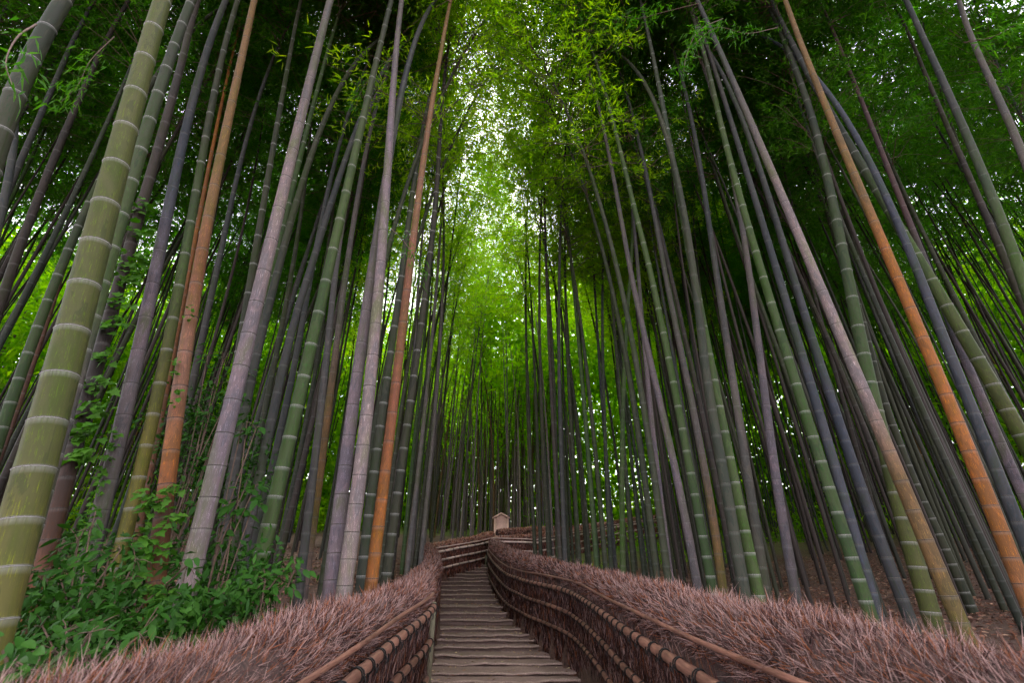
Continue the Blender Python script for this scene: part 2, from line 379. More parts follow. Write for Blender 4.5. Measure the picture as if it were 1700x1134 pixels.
def fence(label, XY, zb, zt, rails, side, a=.24, b=.2, ro_=.13, dens=1., back=False, smooth=True, rail_col=(.27, .135, .095), tie_step=.27, ends=None, tint=(1, 1, 1)):
    """XY plan points, zb/zt base and top heights at those points, rails = list of (heights at points, radius, with ties)
       side: +1 when rails are on the left of the walking direction"""
    L0 = arclen(XY); n = max(8, int(L0[-1] / .12)); p = spline(XY, n) if smooth else np.stack([np.interp(np.linspace(0, L0[-1], n), L0, XY[:, k]) for k in (0, 1)], -1)
    q = np.linspace(0, len(XY) - 1, n); Lq = arclen(p)
    zb = np.interp(q, np.arange(len(XY)), zb); zt = np.interp(q, np.arange(len(XY)), zt)
    T = np.gradient(p, axis=0); T /= np.linalg.norm(T, axis=1)[:, None]; N = np.stack([-T[:, 1], T[:, 0]], -1) * side
    Zw = zt - 2 * b + .04
    root = empty('brush_fence', (float(p[n // 2, 0]), float(p[n // 2, 1]), float(zb[n // 2])), label, 'fence')
    org = np.array(root.location)
    # packed core: wall + roll cross-section
    prof = [(.05, 0, 0), (.05, 0, .5), (.05, 0, 1)]
    ang = np.linspace(-50, 230, 15) * math.pi / 180
    rows = []
    for (o, _, f) in prof: rows.append(np.stack([p[:, 0] + N[:, 0] * o, p[:, 1] + N[:, 1] * o, zb - .1 + (Zw - zb + .1) * f], -1))
    for t in ang:
        rg = .88 + .08 * NR.rand(n); rows.append(np.stack([p[:, 0] + N[:, 0] * (math.cos(t) * a * rg - ro_), p[:, 1] + N[:, 1] * (math.cos(t) * a * rg - ro_), zt - b + math.sin(t) * b * rg], -1))
    for f in (1, .5, 0): rows.append(np.stack([p[:, 0] - N[:, 0] * .05, p[:, 1] - N[:, 1] * .05, zb - .3 + (Zw - zb + .3) * f], -1))
    V = np.array(rows); m = len(rows)
    i, j = np.meshgrid(np.arange(m - 1), np.arange(n - 1), indexing='ij')
    F = np.stack([i * n + j, i * n + j + 1, (i + 1) * n + j + 1, (i + 1) * n + j], -1).reshape(-1, 4)
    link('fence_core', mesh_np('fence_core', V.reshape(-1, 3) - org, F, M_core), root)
    # twigs; thinner and denser near the camera
    dist = np.linalg.norm(np.c_[p, zt] - np.array([0, 0, 1.4]), axis=1)
    seg = np.diff(Lq); dm = (dist[1:] + dist[:-1]) / 2
    wdt = np.clip(.0009 * dm, .0017, .009)
    bulgeR = 1 + .07 * np.sin(Lq * 3.1 + XY[0, 0]) + .05 * np.sin(Lq * 7.7)
    def scatter(per_m2, width):
        cnt = seg * width * per_m2 * dens; k = NR.poisson(cnt); idx = np.repeat(np.arange(n - 1), k); f = NR.rand(len(idx)); return idx, f
    per = np.clip(5.0 / (wdt * .17), 700, 14000) * .42
    vis = np.where(p[:-1, 1] < -.5, 0.0, 1.0)
    k = NR.poisson(seg * .95 * per * dens * vis); idx = np.repeat(np.arange(n - 1), k); f = NR.rand(len(idx))[:, None]
    th = NR.uniform(-40, 165, len(idx)) * math.pi / 180
    pc = p[idx] * (1 - f) + p[idx + 1] * f; Nn = N[idx]; Tt = T[idx]; zc = zt[idx] * (1 - f[:, 0]) + zt[idx + 1] * f[:, 0] - b
    g = (bulgeR[idx] * NR.uniform(.74, .97, len(idx)))
    pos = np.c_[pc + Nn * (np.cos(th) * a * g - ro_)[:, None], zc + np.sin(th) * b * g]
    rad = np.c_[Nn * np.cos(th)[:, None], np.sin(th)]
    fw = np.c_[Tt, np.zeros(len(idx))]
    clump = np.sin(Lq[idx] * 9 + th * 3)[:, None]
    dirs = rad * .6 + np.array([0, 0, .42]) + fw * (.12 + .2 * clump) + NR.randn(len(idx), 3) * .5
    ln = NR.uniform(.035, .12, len(idx)) * (.85 + .2 * clump[:, 0]) * np.where(NR.rand(len(idx)) < .03, 1.45, 1); wd = wdt[idx] * NR.uniform(.45, 1.6, len(idx))
    c = twig_cols(len(idx), .42)
    c = c * np.array(tint)  # far fences are tinted brighter, light at the bend put into the brush
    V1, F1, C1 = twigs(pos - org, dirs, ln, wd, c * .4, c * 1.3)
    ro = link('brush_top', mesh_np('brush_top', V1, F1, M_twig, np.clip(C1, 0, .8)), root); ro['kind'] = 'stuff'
    # wall twigs
    hh = (Zw - zb)
    k = NR.poisson(seg * hh[:-1] * per * .5 * dens * vis); idx = np.repeat(np.arange(n - 1), k); f = NR.rand(len(idx))[:, None]
    pc = p[idx] * (1 - f) + p[idx + 1] * f; fz = NR.rand(len(idx))
    zz = zb[idx] + (hh[idx]) * fz - .05
    pos = np.c_[pc + N[idx] * (.05 + .02 * NR.rand(len(idx)))[:, None], zz]
    dirs = np.c_[N[idx] * .1, np.full(len(idx), 1.)] + np.c_[T[idx] * (NR.randn(len(idx)) * .3)[:, None], np.zeros(len(idx))] + NR.randn(len(idx), 3) * .1
    dirs[:, 2] *= np.where(NR.rand(len(idx)) < .5, -1, 1)
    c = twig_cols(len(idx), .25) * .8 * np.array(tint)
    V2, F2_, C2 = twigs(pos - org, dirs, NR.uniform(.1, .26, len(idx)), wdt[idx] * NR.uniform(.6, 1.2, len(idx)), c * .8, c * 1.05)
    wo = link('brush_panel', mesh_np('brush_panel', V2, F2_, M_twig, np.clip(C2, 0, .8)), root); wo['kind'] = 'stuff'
    # rails
    for (zr, r, ties, i0, i1) in rails:
        z = np.interp(q, np.arange(len(XY)), zr)
        s0, s1 = i0, i1
        keep = (q >= s0) & (q <= s1) & (p[:, 1] > -1.5)
        if keep.sum() < 3: continue
        pr = np.c_[p + N * (.085 + r), z][keep]; L = arclen(pr)
        ns = max(6, int(L[-1] / .05)); s = np.linspace(0, L[-1], ns); pr = np.stack([np.interp(s, L, pr[:, e]) for e in range(3)], -1)
        nd = (s / .31) % 1; bul = 1 + .12 * np.exp(-((nd - .5) / .06) ** 2)
        rads = r * bul * (1 + .05 * np.sin(s * 1.3))
        pr[:, 2] += np.sin(s * 2.2 + r * 100) * .004
        v, fq, ft = tube(pr, rads, 10)
        uvp = np.stack([np.tile(np.arange(10) / 10, ns), np.repeat(s, 10)], -1); uvp = np.vstack([uvp, [[0, 0], [0, 1]]])
        segc = .75 + .5 * np.array([random.Random(int(x / .31 + .5) * 7 + int(r * 1e4)).random() for x in s])
        cc = np.repeat(segc, 10)[:, None] * np.array(rail_col)[None]; cc = np.vstack([cc, cc[:1], cc[-1:]])
        rl = link('rail', mesh_np('rail', v - org, [fq, ft], M_rail, cc, True, uvp), root)
        if ties:
            s = .12
            while s < L[-1] - .05:
                pt = np.array([np.interp(s, np.linspace(0, L[-1], ns), pr[:, e]) for e in range(3)])
                p2 = np.array([np.interp(s + .03, np.linspace(0, L[-1], ns), pr[:, e]) for e in range(3)])
                if pt[1] > 1.5:
                    t = Vector(p2 - pt).normalized(); nrm = Vector((*(N[np.argmin(abs(p[:, 0] - pt[0]) + abs(p[:, 1] - pt[1]))]), 0))
                    yy = -nrm; yy = (yy - t * yy.dot(t)).normalized(); zz = t.cross(yy)
                    if zz.z < 0: zz = -zz; 
                    Mx = Matrix((t, yy, zz)).transposed().to_4x4()
                    o = link('rope_tie', TIE, rl)
                    rr_ = r * 1.08
                    o.matrix_local = Matrix.Translation(Vector(pt - org)) @ Mx @ Matrix.Diagonal((1 + dist[0] * 0, rr_, rr_, 1))
                s += tie_step * R.uniform(.8, 1.2)
    return root, p, zb, zt

yR = RF[:, 1]
def ip(y, tab): t = np.array(tab); return np.interp(y, t[:, 0], t[:, 1]) + 1.4
r2 = ip(yR, [(-2, -.62), (3, -.5), (5.7, -.39), (8.4, -.25), (12.4, -.04), (16, .38), (18.2, .66), (20, .85)])
fence('curving brush fence along the right of the stairs with dark tied bamboo rails', RF, path_h(yR) - .05,
      ip(yR, [(-2, -.24), (1, -.2), (2, -.175), (3, -.145), (5, -.06), (8, .07), (10, .25), (13, .56), (16, .9), (19.3, 1.24), (20, 1.3)]),
      [(r2 + .17, .014, False, 0, 12), (r2, .034, True, 0, 12), (ip(yR, [(-2, -.95), (4, -.78), (5.7, -.69), (8.4, -.56), (12.4, -.34), (18.2, .35), (20, .5)]), .028, True, 0, 12),
       (ip(yR, [(-2, -1.2), (5, -1.03), (8.5, -.85), (9.5, -.81), (12.6, -.66), (15, -.38), (18.5, .04), (20, .2)]), .026, True, 0, 12)], +1, a=.19, b=.19)
yL = LF[:, 1]
l2 = ip(yL, [(-2, -.7), (2.7, -.5), (5.9, -.31), (9, -.1), (17, .7)])
fence('near left brush fence with thick tied rails ending at the corner by the stairs', LF, path_h(yL) - .05,
      ip(yL, [(-2, -.28), (1, -.24), (2, -.21), (4, -.15), (6, -.05), (9, .1), (13, .5), (15.8, .86), (17, .95)]),
      [(l2 + .13, .015, False, 0, 3.0), (l2, .034, True, 0, 3.0), (ip(yL, [(-2, -1), (4, -.69), (5.9, -.61), (17, .4)]), .03, True, 0, 2.95), (ip(yL, [(-2, -1.2), (5.9, -.92), (17, .2)]), .028, True, 0, 2.9)], -1, a=.19, b=.19)
y2 = LF2[:, 1]
t_ = (y2 - 17) / 3.9
fence('short brush fence across the bend above the stairs, facing the viewer with pale rails', LF2, -.1 + 1.4 + .68 * t_, .92 + 1.4 + .72 * t_,
      [(.80 + 1.4 + .64 * t_, .016, False, 0, 4), (.67 + 1.4 + .66 * t_, .038, True, 0, 4), (.40 + 1.4 + .64 * t_, .034, True, 0, 4), (.14 + 1.4 + .66 * t_, .034, True, 0, 3.4)], -1, a=.2, b=.15, tint=(2.1, 1.75, 1.55), rail_col=(.85, .66, .58), tie_step=.45)  # brush and rail colours lifted to stand for light at the bend
b2 = np.array([.2, .15, .55, 1.0, 1.5, 2.1, 2.6]) + 1.4
fence('long brush fence climbing away to the right behind the bamboo, beyond the bend', F2, b2, b2 + np.array([1.12, 1.3, 1.3, 1.3, 1.3, 1.3, 1.3]),
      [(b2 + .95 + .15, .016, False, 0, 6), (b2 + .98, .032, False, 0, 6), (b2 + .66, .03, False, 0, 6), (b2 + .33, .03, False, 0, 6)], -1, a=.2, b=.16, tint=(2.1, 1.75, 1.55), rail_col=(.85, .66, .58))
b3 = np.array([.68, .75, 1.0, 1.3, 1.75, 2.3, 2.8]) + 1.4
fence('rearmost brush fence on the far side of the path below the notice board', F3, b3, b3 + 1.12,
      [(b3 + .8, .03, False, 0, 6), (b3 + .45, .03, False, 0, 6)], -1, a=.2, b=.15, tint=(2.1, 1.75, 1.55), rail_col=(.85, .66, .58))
# small mossy post at the head of the stairs, and corner stake
def stake(u, v0, v1, Y, r, label):
    a = P(u, v0, Y); b = P(u, v1, Y)
    v, f, t = tube(np.array([(0, 0, -.3), (0, 0, (b.z - a.z) * .5), (0.004, 0, b.z - a.z - .01), (0.004, 0, b.z - a.z)]), [r, r, r * .97, r * .8], 12)
    o = link('fence_post', mesh_np('fence_post', v, [f, t], M_post), None, a); tagp(o, label, 'post'); return o
stake(807, 938, 922, 19.55, .055, 'small mossy wooden post at the head of the stairs')
stake(709, 1150, 1000, 6.0, .035, 'dark corner stake where the near left rails end')

# ------------------------------------------------------------------ notice board
Yn = 22.6
pb = P(832, 889, Yn); pt = P(832, 856, Yn)
root = empty('notice_board', (pb.x, Yn, pb.z - 1.0), 'small pinkish wooden notice board under a little gabled roof above the fences', 'notice board')
def box(x0, x1, y0, y1, z0, z1):
    return [(x, y, z) for x in (x0, x1) for y in (y0, y1) for z in (z0, z1)]
BF = [(0, 1, 3, 2), (4, 6, 7, 5), (0, 4, 5, 1), (2, 3, 7, 6), (0, 2, 6, 4), (1, 5, 7, 3)]
sx = FPX / (Yn / ray(832, 870).y); hw = 10.2 / sx; hb = (pt.z - pb.z) + 1.0
# five-sided board, two posts, two roof slabs
th = .03
zs = hb - 5 / sx
outl = [(-hw, .85), (hw, .85), (hw, zs), (0, hb + .02), (-hw, zs)]
V = [(x, y, z) for y in (-th, th) for x, z in outl]; F4 = [(i, (i + 1) % 5, (i + 1) % 5 + 5, i + 5) for i in range(5)]
Ft = [(0, 1, 2), (0, 2, 4), (2, 3, 4), (7, 6, 5), (9, 7, 5), (9, 8, 7)]
link('board', mesh_np('board', V, [np.array(F4), np.array(Ft)], M_board), root)
for s in (-1, 1):
    link('post', mesh_np('post', box(s * (hw + .02) - .035, s * (hw + .02) + .035, -.04, .04, -.4, zs + .02), np.array(BF), M_board), root)
    x1 = s * (hw + .13); z1 = zs - (hb - zs) * .13 / hw
    V = []
    for y in (-.14, .14):
        V += [(0, y, hb + .05), (x1, y, z1 + .05), (x1, y, z1 + .1), (0, y, hb + .11)]
    F4 = np.array([(0, 1, 2, 3), (7, 6, 5, 4), (0, 4, 5, 1), (1, 5, 6, 2), (2, 6, 7, 3), (3, 7, 4, 0)])
    if s < 0: V = [(x - .0015, y, z) for x, y, z in V]
    link('roof', mesh_np('roof', V, F4, M_board), root)

# ------------------------------------------------------------------ bamboo crowns (shared foliage meshes)
def leaves_np(pos, dirs, ln, wd):
    n = len(pos); d = dirs / (np.linalg.norm(dirs, axis=1)[:, None] + 1e-9)
    r = NR.randn(n, 3) * .7 + np.array([0, 0, 1.]); s = np.cross(d, r); s /= np.linalg.norm(s, axis=1)[:, None] + 1e-9; u = np.cross(s, d)
    m = pos + d * (ln * .42)[:, None]
    a = m + s * wd[:, None] * .5 + u * wd[:, None] * .18; b = m - s * wd[:, None] * .5 + u * wd[:, None] * .18
    tip = pos + d * ln[:, None] - np.array([0, 0, 1]) * (ln * .12)[:, None]
    V = np.stack([pos, a, tip, b], 1).reshape(-1, 3); k = np.arange(n)[:, None] * 4
    return V, np.concatenate([k + np.array([0, 1, 2]), k + np.array([0, 2, 3])])
HV = 18.5
def curve_v(t, bend, az):
    z = HV * t * (1 - .06 * max(0, t - .7)); d = bend * (t ** 2.6)
    return np.array([math.cos(az) * d, math.sin(az) * d, z])
def crown(seed, bend, az, t0=.5, nb=140, per=13, lpf=9, mat=None):
    rs = np.random.RandomState(seed); pos, dirs = [], []; tw = []
    for b in range(nb):
        t = t0 + (1 - t0) * rs.rand() ** .85; p0 = curve_v(t, bend, az)
        prof = math.sin(min(1, (t - t0) / (1 - t0) * 1.15 + .12) * math.pi * .92) ** .7
        L = (0.8 + 1.7 * prof) * rs.uniform(.7, 1.15); an = rs.rand() * 6.283; el = rs.uniform(.3, .9)
        o = np.array([math.cos(an) * math.cos(el), math.sin(an) * math.cos(el), math.sin(el)])
        nsp = int(per * rs.uniform(.7, 1.3)); 
        for s in range(nsp):
            f = rs.uniform(.25, 1.0); c = p0 + o * L * f + np.array([0, 0, -.42]) * L * f * f + rs.randn(3) * .11 * (1 + f)
            k = int(lpf * rs.uniform(.6, 1.5)); hd = rs.randn(3) * .6 + o * .7 + np.array([0, 0, -.55])
            pos.append(np.repeat(c[None], k, 0) + rs.randn(k, 3) * .06); dirs.append(hd[None] + rs.randn(k, 3) * .75)
        pp = np.array([p0 + o * L * f + np.array([0, 0, -.42]) * L * f * f for f in (0, .35, .7, 1)])
        tw.append(tube(pp, [.009, .007, .005, .003], 3, False))
    pos = np.vstack(pos); dirs = np.vstack(dirs); n = len(pos)
    V, F = leaves_np(pos, dirs, rs.uniform(.11, .20, n), rs.uniform(.020, .034, n))
    Vs = [V]; Fq = []; o = len(V)
    for v, f, _ in tw: Vs.append(v); Fq.append(f + o); o += len(v)
    Fq = np.vstack(Fq)
    return mesh_np('foliage', np.vstack(Vs), [F, Fq], None, mats=[mat or M_crown, M_woodstem], midx=np.r_[np.zeros(len(F)), np.ones(len(Fq))])
def fill_stem(seed, bend, az, dia):
    rs = np.random.RandomState(seed); zs = [0]; 
    while zs[-1] < HV * .97: zs.append(zs[-1] + min(.42, .15 + .07 * zs[-1]))
    P_, Rr, Bl = [], [], []
    for z in zs[1:]:
        t = z / HV; r = dia / 2 * (1 - .8 * t ** 1.2)
        for dz, k, bl in ((-.03, 1, 0), (-.006, 1.0, .3), (.003, 1.09, .1), (.014, .99, 0)):
            P_.append(curve_v((z + dz) / HV, bend, az)); Rr.append(r * k); Bl.append(bl)
    P_.insert(0, np.array([0, 0, -.4])); Rr.insert(0, dia / 2); Bl.insert(0, 0)
    sg = 8; v, f, t = tube(np.array(P_), Rr, sg); L = arclen(np.array(P_))
    uv = np.stack([np.tile(np.arange(sg) / sg, len(P_)), np.repeat(L, sg)], -1); uv = np.vstack([uv, [[0, 0], [0, 1]]])
    me = mesh_np('stem', v, [f, t], M_culm_o, None, True, uv)
    a = me.attributes.new('bloom', 'FLOAT', 'POINT'); a.data.foreach_set('value', np.r_[np.repeat(Bl, sg), 0, 0].astype(np.float32))
    return me
NV = 9; VAR = []
for k in range(NV):
    bend = [1.2, 2.2, .6, 3.0, 1.6, 2.6, .9, 1.9, 3.4][k]; az = 0.
    VAR.append((fill_stem(k, bend, az, .105), crown(100 + k, bend, az), bend, crown(200 + k, bend, az, .46, 95, 9, 7, M_lit), crown(300 + k, bend, az, .47, 120, 10, 8, M_lit)))  # last two crowns use the leaf copy painted brighter for the lit centre

# ------------------------------------------------------------------ hero culms
def ring_mesh(name, mats, prof):
    sg = 16; a = np.linspace(0, 2 * math.pi, sg, endpoint=False); V = []; 
    for (z, r, _) in prof: V.append(np.stack([np.cos(a) * r, np.sin(a) * r, np.full(sg, z)], -1))
    n = len(prof); i, j = np.meshgrid(np.arange(n - 1), np.arange(sg), indexing='ij'); j2 = (j + 1) % sg
    F = np.stack([i * sg + j, i * sg + j2, (i + 1) * sg + j2, (i + 1) * sg + j], -1).reshape(-1, 4)
    mi = np.array([prof[x][2] for x in i.ravel()])
    return mesh_np(name, np.vstack(V), F, None, smooth=True, mats=mats, midx=mi)
RING_W = ring_mesh('node_ring', [M_ringw, M_ringd], [(-.6, .99, 0), (-.45, 1.02, 0), (-.05, 1.045, 0), (0, 1.02, 1), (.12, 1.03, 1), (.25, 1.06, 0), (.45, 1.03, 0), (.55, .99, 0)])
RING_D = ring_mesh('node_ring', [M_ringb, M_ringd], [(-.5, .99, 0), (-.42, 1.02, 1), (-.2, 1.04, 1), (-.02, 1.01, 1), (.16, 1.055, 1), (.36, 1.065, 0), (.55, .99, 0)])

G_ = dict(
    olive=(.095, .145, .007), green=(.022, .125, .012), green2=(.05, .155, .014), dgreen=(.008, .044, .012), bgreen=(.010, .052, .032), bgrey=(.026, .058, .068), grey=(.17, .165, .165),
    lilac=(.30, .245, .31), pale=(.43, .345, .36), farlit=(.64, .53, .47), tan=(.33, .18, .05), orange=(.56, .175, .006), red=(.40, .12, .045), brown=(.13, .04, .015), yellow=(.25, .24, .008),  # far stand tone: sunlight put into the culm colour
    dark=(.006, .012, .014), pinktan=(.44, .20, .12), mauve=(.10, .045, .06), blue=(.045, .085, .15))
SUP = {}
def hero(label, dia, vref, wref, pts, cb, ct, ring='d', Hc=None, nodes=None, crown_on=True, grp=None, ring_to=8.):
    b = (CY - vref) / FPX; uref = min(pts, key=lambda q: abs(q[1] - vref))[0]
    Y = dia * FPX / wref * (CP - b * SP) * math.sqrt(1 + ((uref - CX) / FPX / (CP - b * SP)) ** 2)
    pts = sorted(pts, key=lambda q: -q[1])
    W0_ = [P(u, v, Y) for u, v in pts]
    zz_ = np.array([q.z for q in W0_]); xx_ = np.array([q.x for q in W0_])
    cf = np.polyfit(zz_, xx_, 3 if len(pts) > 7 else 2 if len(pts) > 3 else 1)
    zs_ = np.linspace(zz_[0], zz_[-1], max(2, int((zz_[-1] - zz_[0]) / .8) + 1))
    W = [Vector((float(np.polyval(cf, z_)), Y, float(z_))) for z_ in zs_]
    # carry the foot down to the ground and the top up out of view
    d = (W[1] - W[0]); d /= max(d.z, .05); d.x = max(-.5, min(.5, d.x))
    g = float(bank(W[0].x, Y)); foot = W[0] - d * max(.3, (W[0].z - g + .3))
    top = W[-1]; d2 = (W[-1] - W[-2]); d2 = d2 / max(d2.z, .05); tops = []
    H = Hc or R.uniform(17.5, 20); z = top.z; x = top.x; yy = top.y; dx = max(-.35, min(.35, d2.x)); k = 0
    while z < g + H:
        z += 1.2; k += 1; x += dx * 1.2 * .85 ** k - math.copysign(.012 * k * k * .3, x); yy += .01 * k * k * (1 if Y < 6 else .3); tops.append(Vector((x, yy, z)))
    ctrl = [foot] + W + tops
    C0 = np.array([tuple(q) for q in ctrl]); n0 = len(C0) * 8; S = spline(C0, n0); L = arclen(S); hgt = S[:, 2] - g; Lt = L[-1]
    root = empty('bamboo_culm', (foot.x, foot.y, g), label, 'bamboo', grp)
    org = np.array((foot.x, foot.y, g))
    def at(s): return np.array([np.interp(s, L, S[:, e]) for e in range(3)])
    def rad(s):
        h = np.interp(s, L, hgt); return dia / 2 * (1.06 - .045 * max(0, h)) if h < 10 else dia / 2 * max(.12, .61 - (h - 10) * .07)
    s = .12; P_, Rr, Bl, Nd = [at(0)], [rad(0)], [0.], []
    jit = R.uniform(.93, 1.07)
    while s < Lt - .3:
        h = max(0, np.interp(s, L, hgt)); near = h < ring_to
        for dz, kk, bl in ((-.035, .985, 0), (-.008, 1.0, 1), (.0, 1.02, .2), (.014, .99, 0), (.06, .975, 0)):
            P_.append(at(s + dz)); Rr.append(rad(s) * kk); Bl.append(bl * (.25 if ring == 'w' else .1))
        Nd.append(s); s += min(.46, (.165 + .078 * h)) * jit * R.uniform(.96, 1.04)
    sg = 18 if wref > 12 else 12
    P_ = np.array(P_); v, f, t = tube(P_, Rr, sg); La = arclen(P_)
    uv = np.stack([np.tile(np.arange(sg) / sg * (dia / .12), len(P_)), np.repeat(La, sg)], -1); uv = np.vstack([uv, [[0, 0], [0, 1]]])
    stops = cb if isinstance(cb, list) else [(0, cb), (5, ct)]
    hs = np.r_[np.repeat(P_[:, 2] - g, sg), 0, 10]
    cc = np.stack([np.interp(hs, [q[0] for q in stops], [G_[q[1]][e] for q in stops]) for e in range(3)], -1)
    me = mesh_np('stem', v - org, [f, t], M_culm, cc, True, uv)
    a = me.attributes.new('bloom', 'FLOAT', 'POINT'); a.data.foreach_set('value', np.r_[np.repeat(Bl, sg), 0, 0].astype(np.float32))
    link('stem', me, root)
    for s in Nd:
        pz = at(s); 
        if pz[2] - g > ring_to or pz[2] - g < .05: continue
        t = Vector(at(s + .03) - at(s - .03)).normalized(); q = t.to_track_quat('Z', 'Y').to_matrix().to_4x4(); r = rad(s)
        o = link('node_ring', RING_W if ring == 'w' else RING_D, root)
        o.matrix_local = Matrix.Translation(Vector(pz - org)) @ q @ Matrix.Diagonal((r, r, (.005 if ring == 'w' else .006) + .034 * r, 1))
    if crown_on:
        k = R.randrange(NV); bend = VAR[k][2]; hh = 10.
        az = R.uniform(0, 6.28); c = curve_v(hh / HV, bend, 0); cr = Matrix.Rotation(az, 3, 'Z') @ Vector(c) - Vector((0, 0, R.uniform(1.5, 3.0)))
        i = int(np.argmin(abs(hgt - hh)))
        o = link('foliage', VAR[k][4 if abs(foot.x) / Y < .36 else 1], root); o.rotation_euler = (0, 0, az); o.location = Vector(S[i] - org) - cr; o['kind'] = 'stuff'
    SUP[label] = (root, org, Y, S); return root

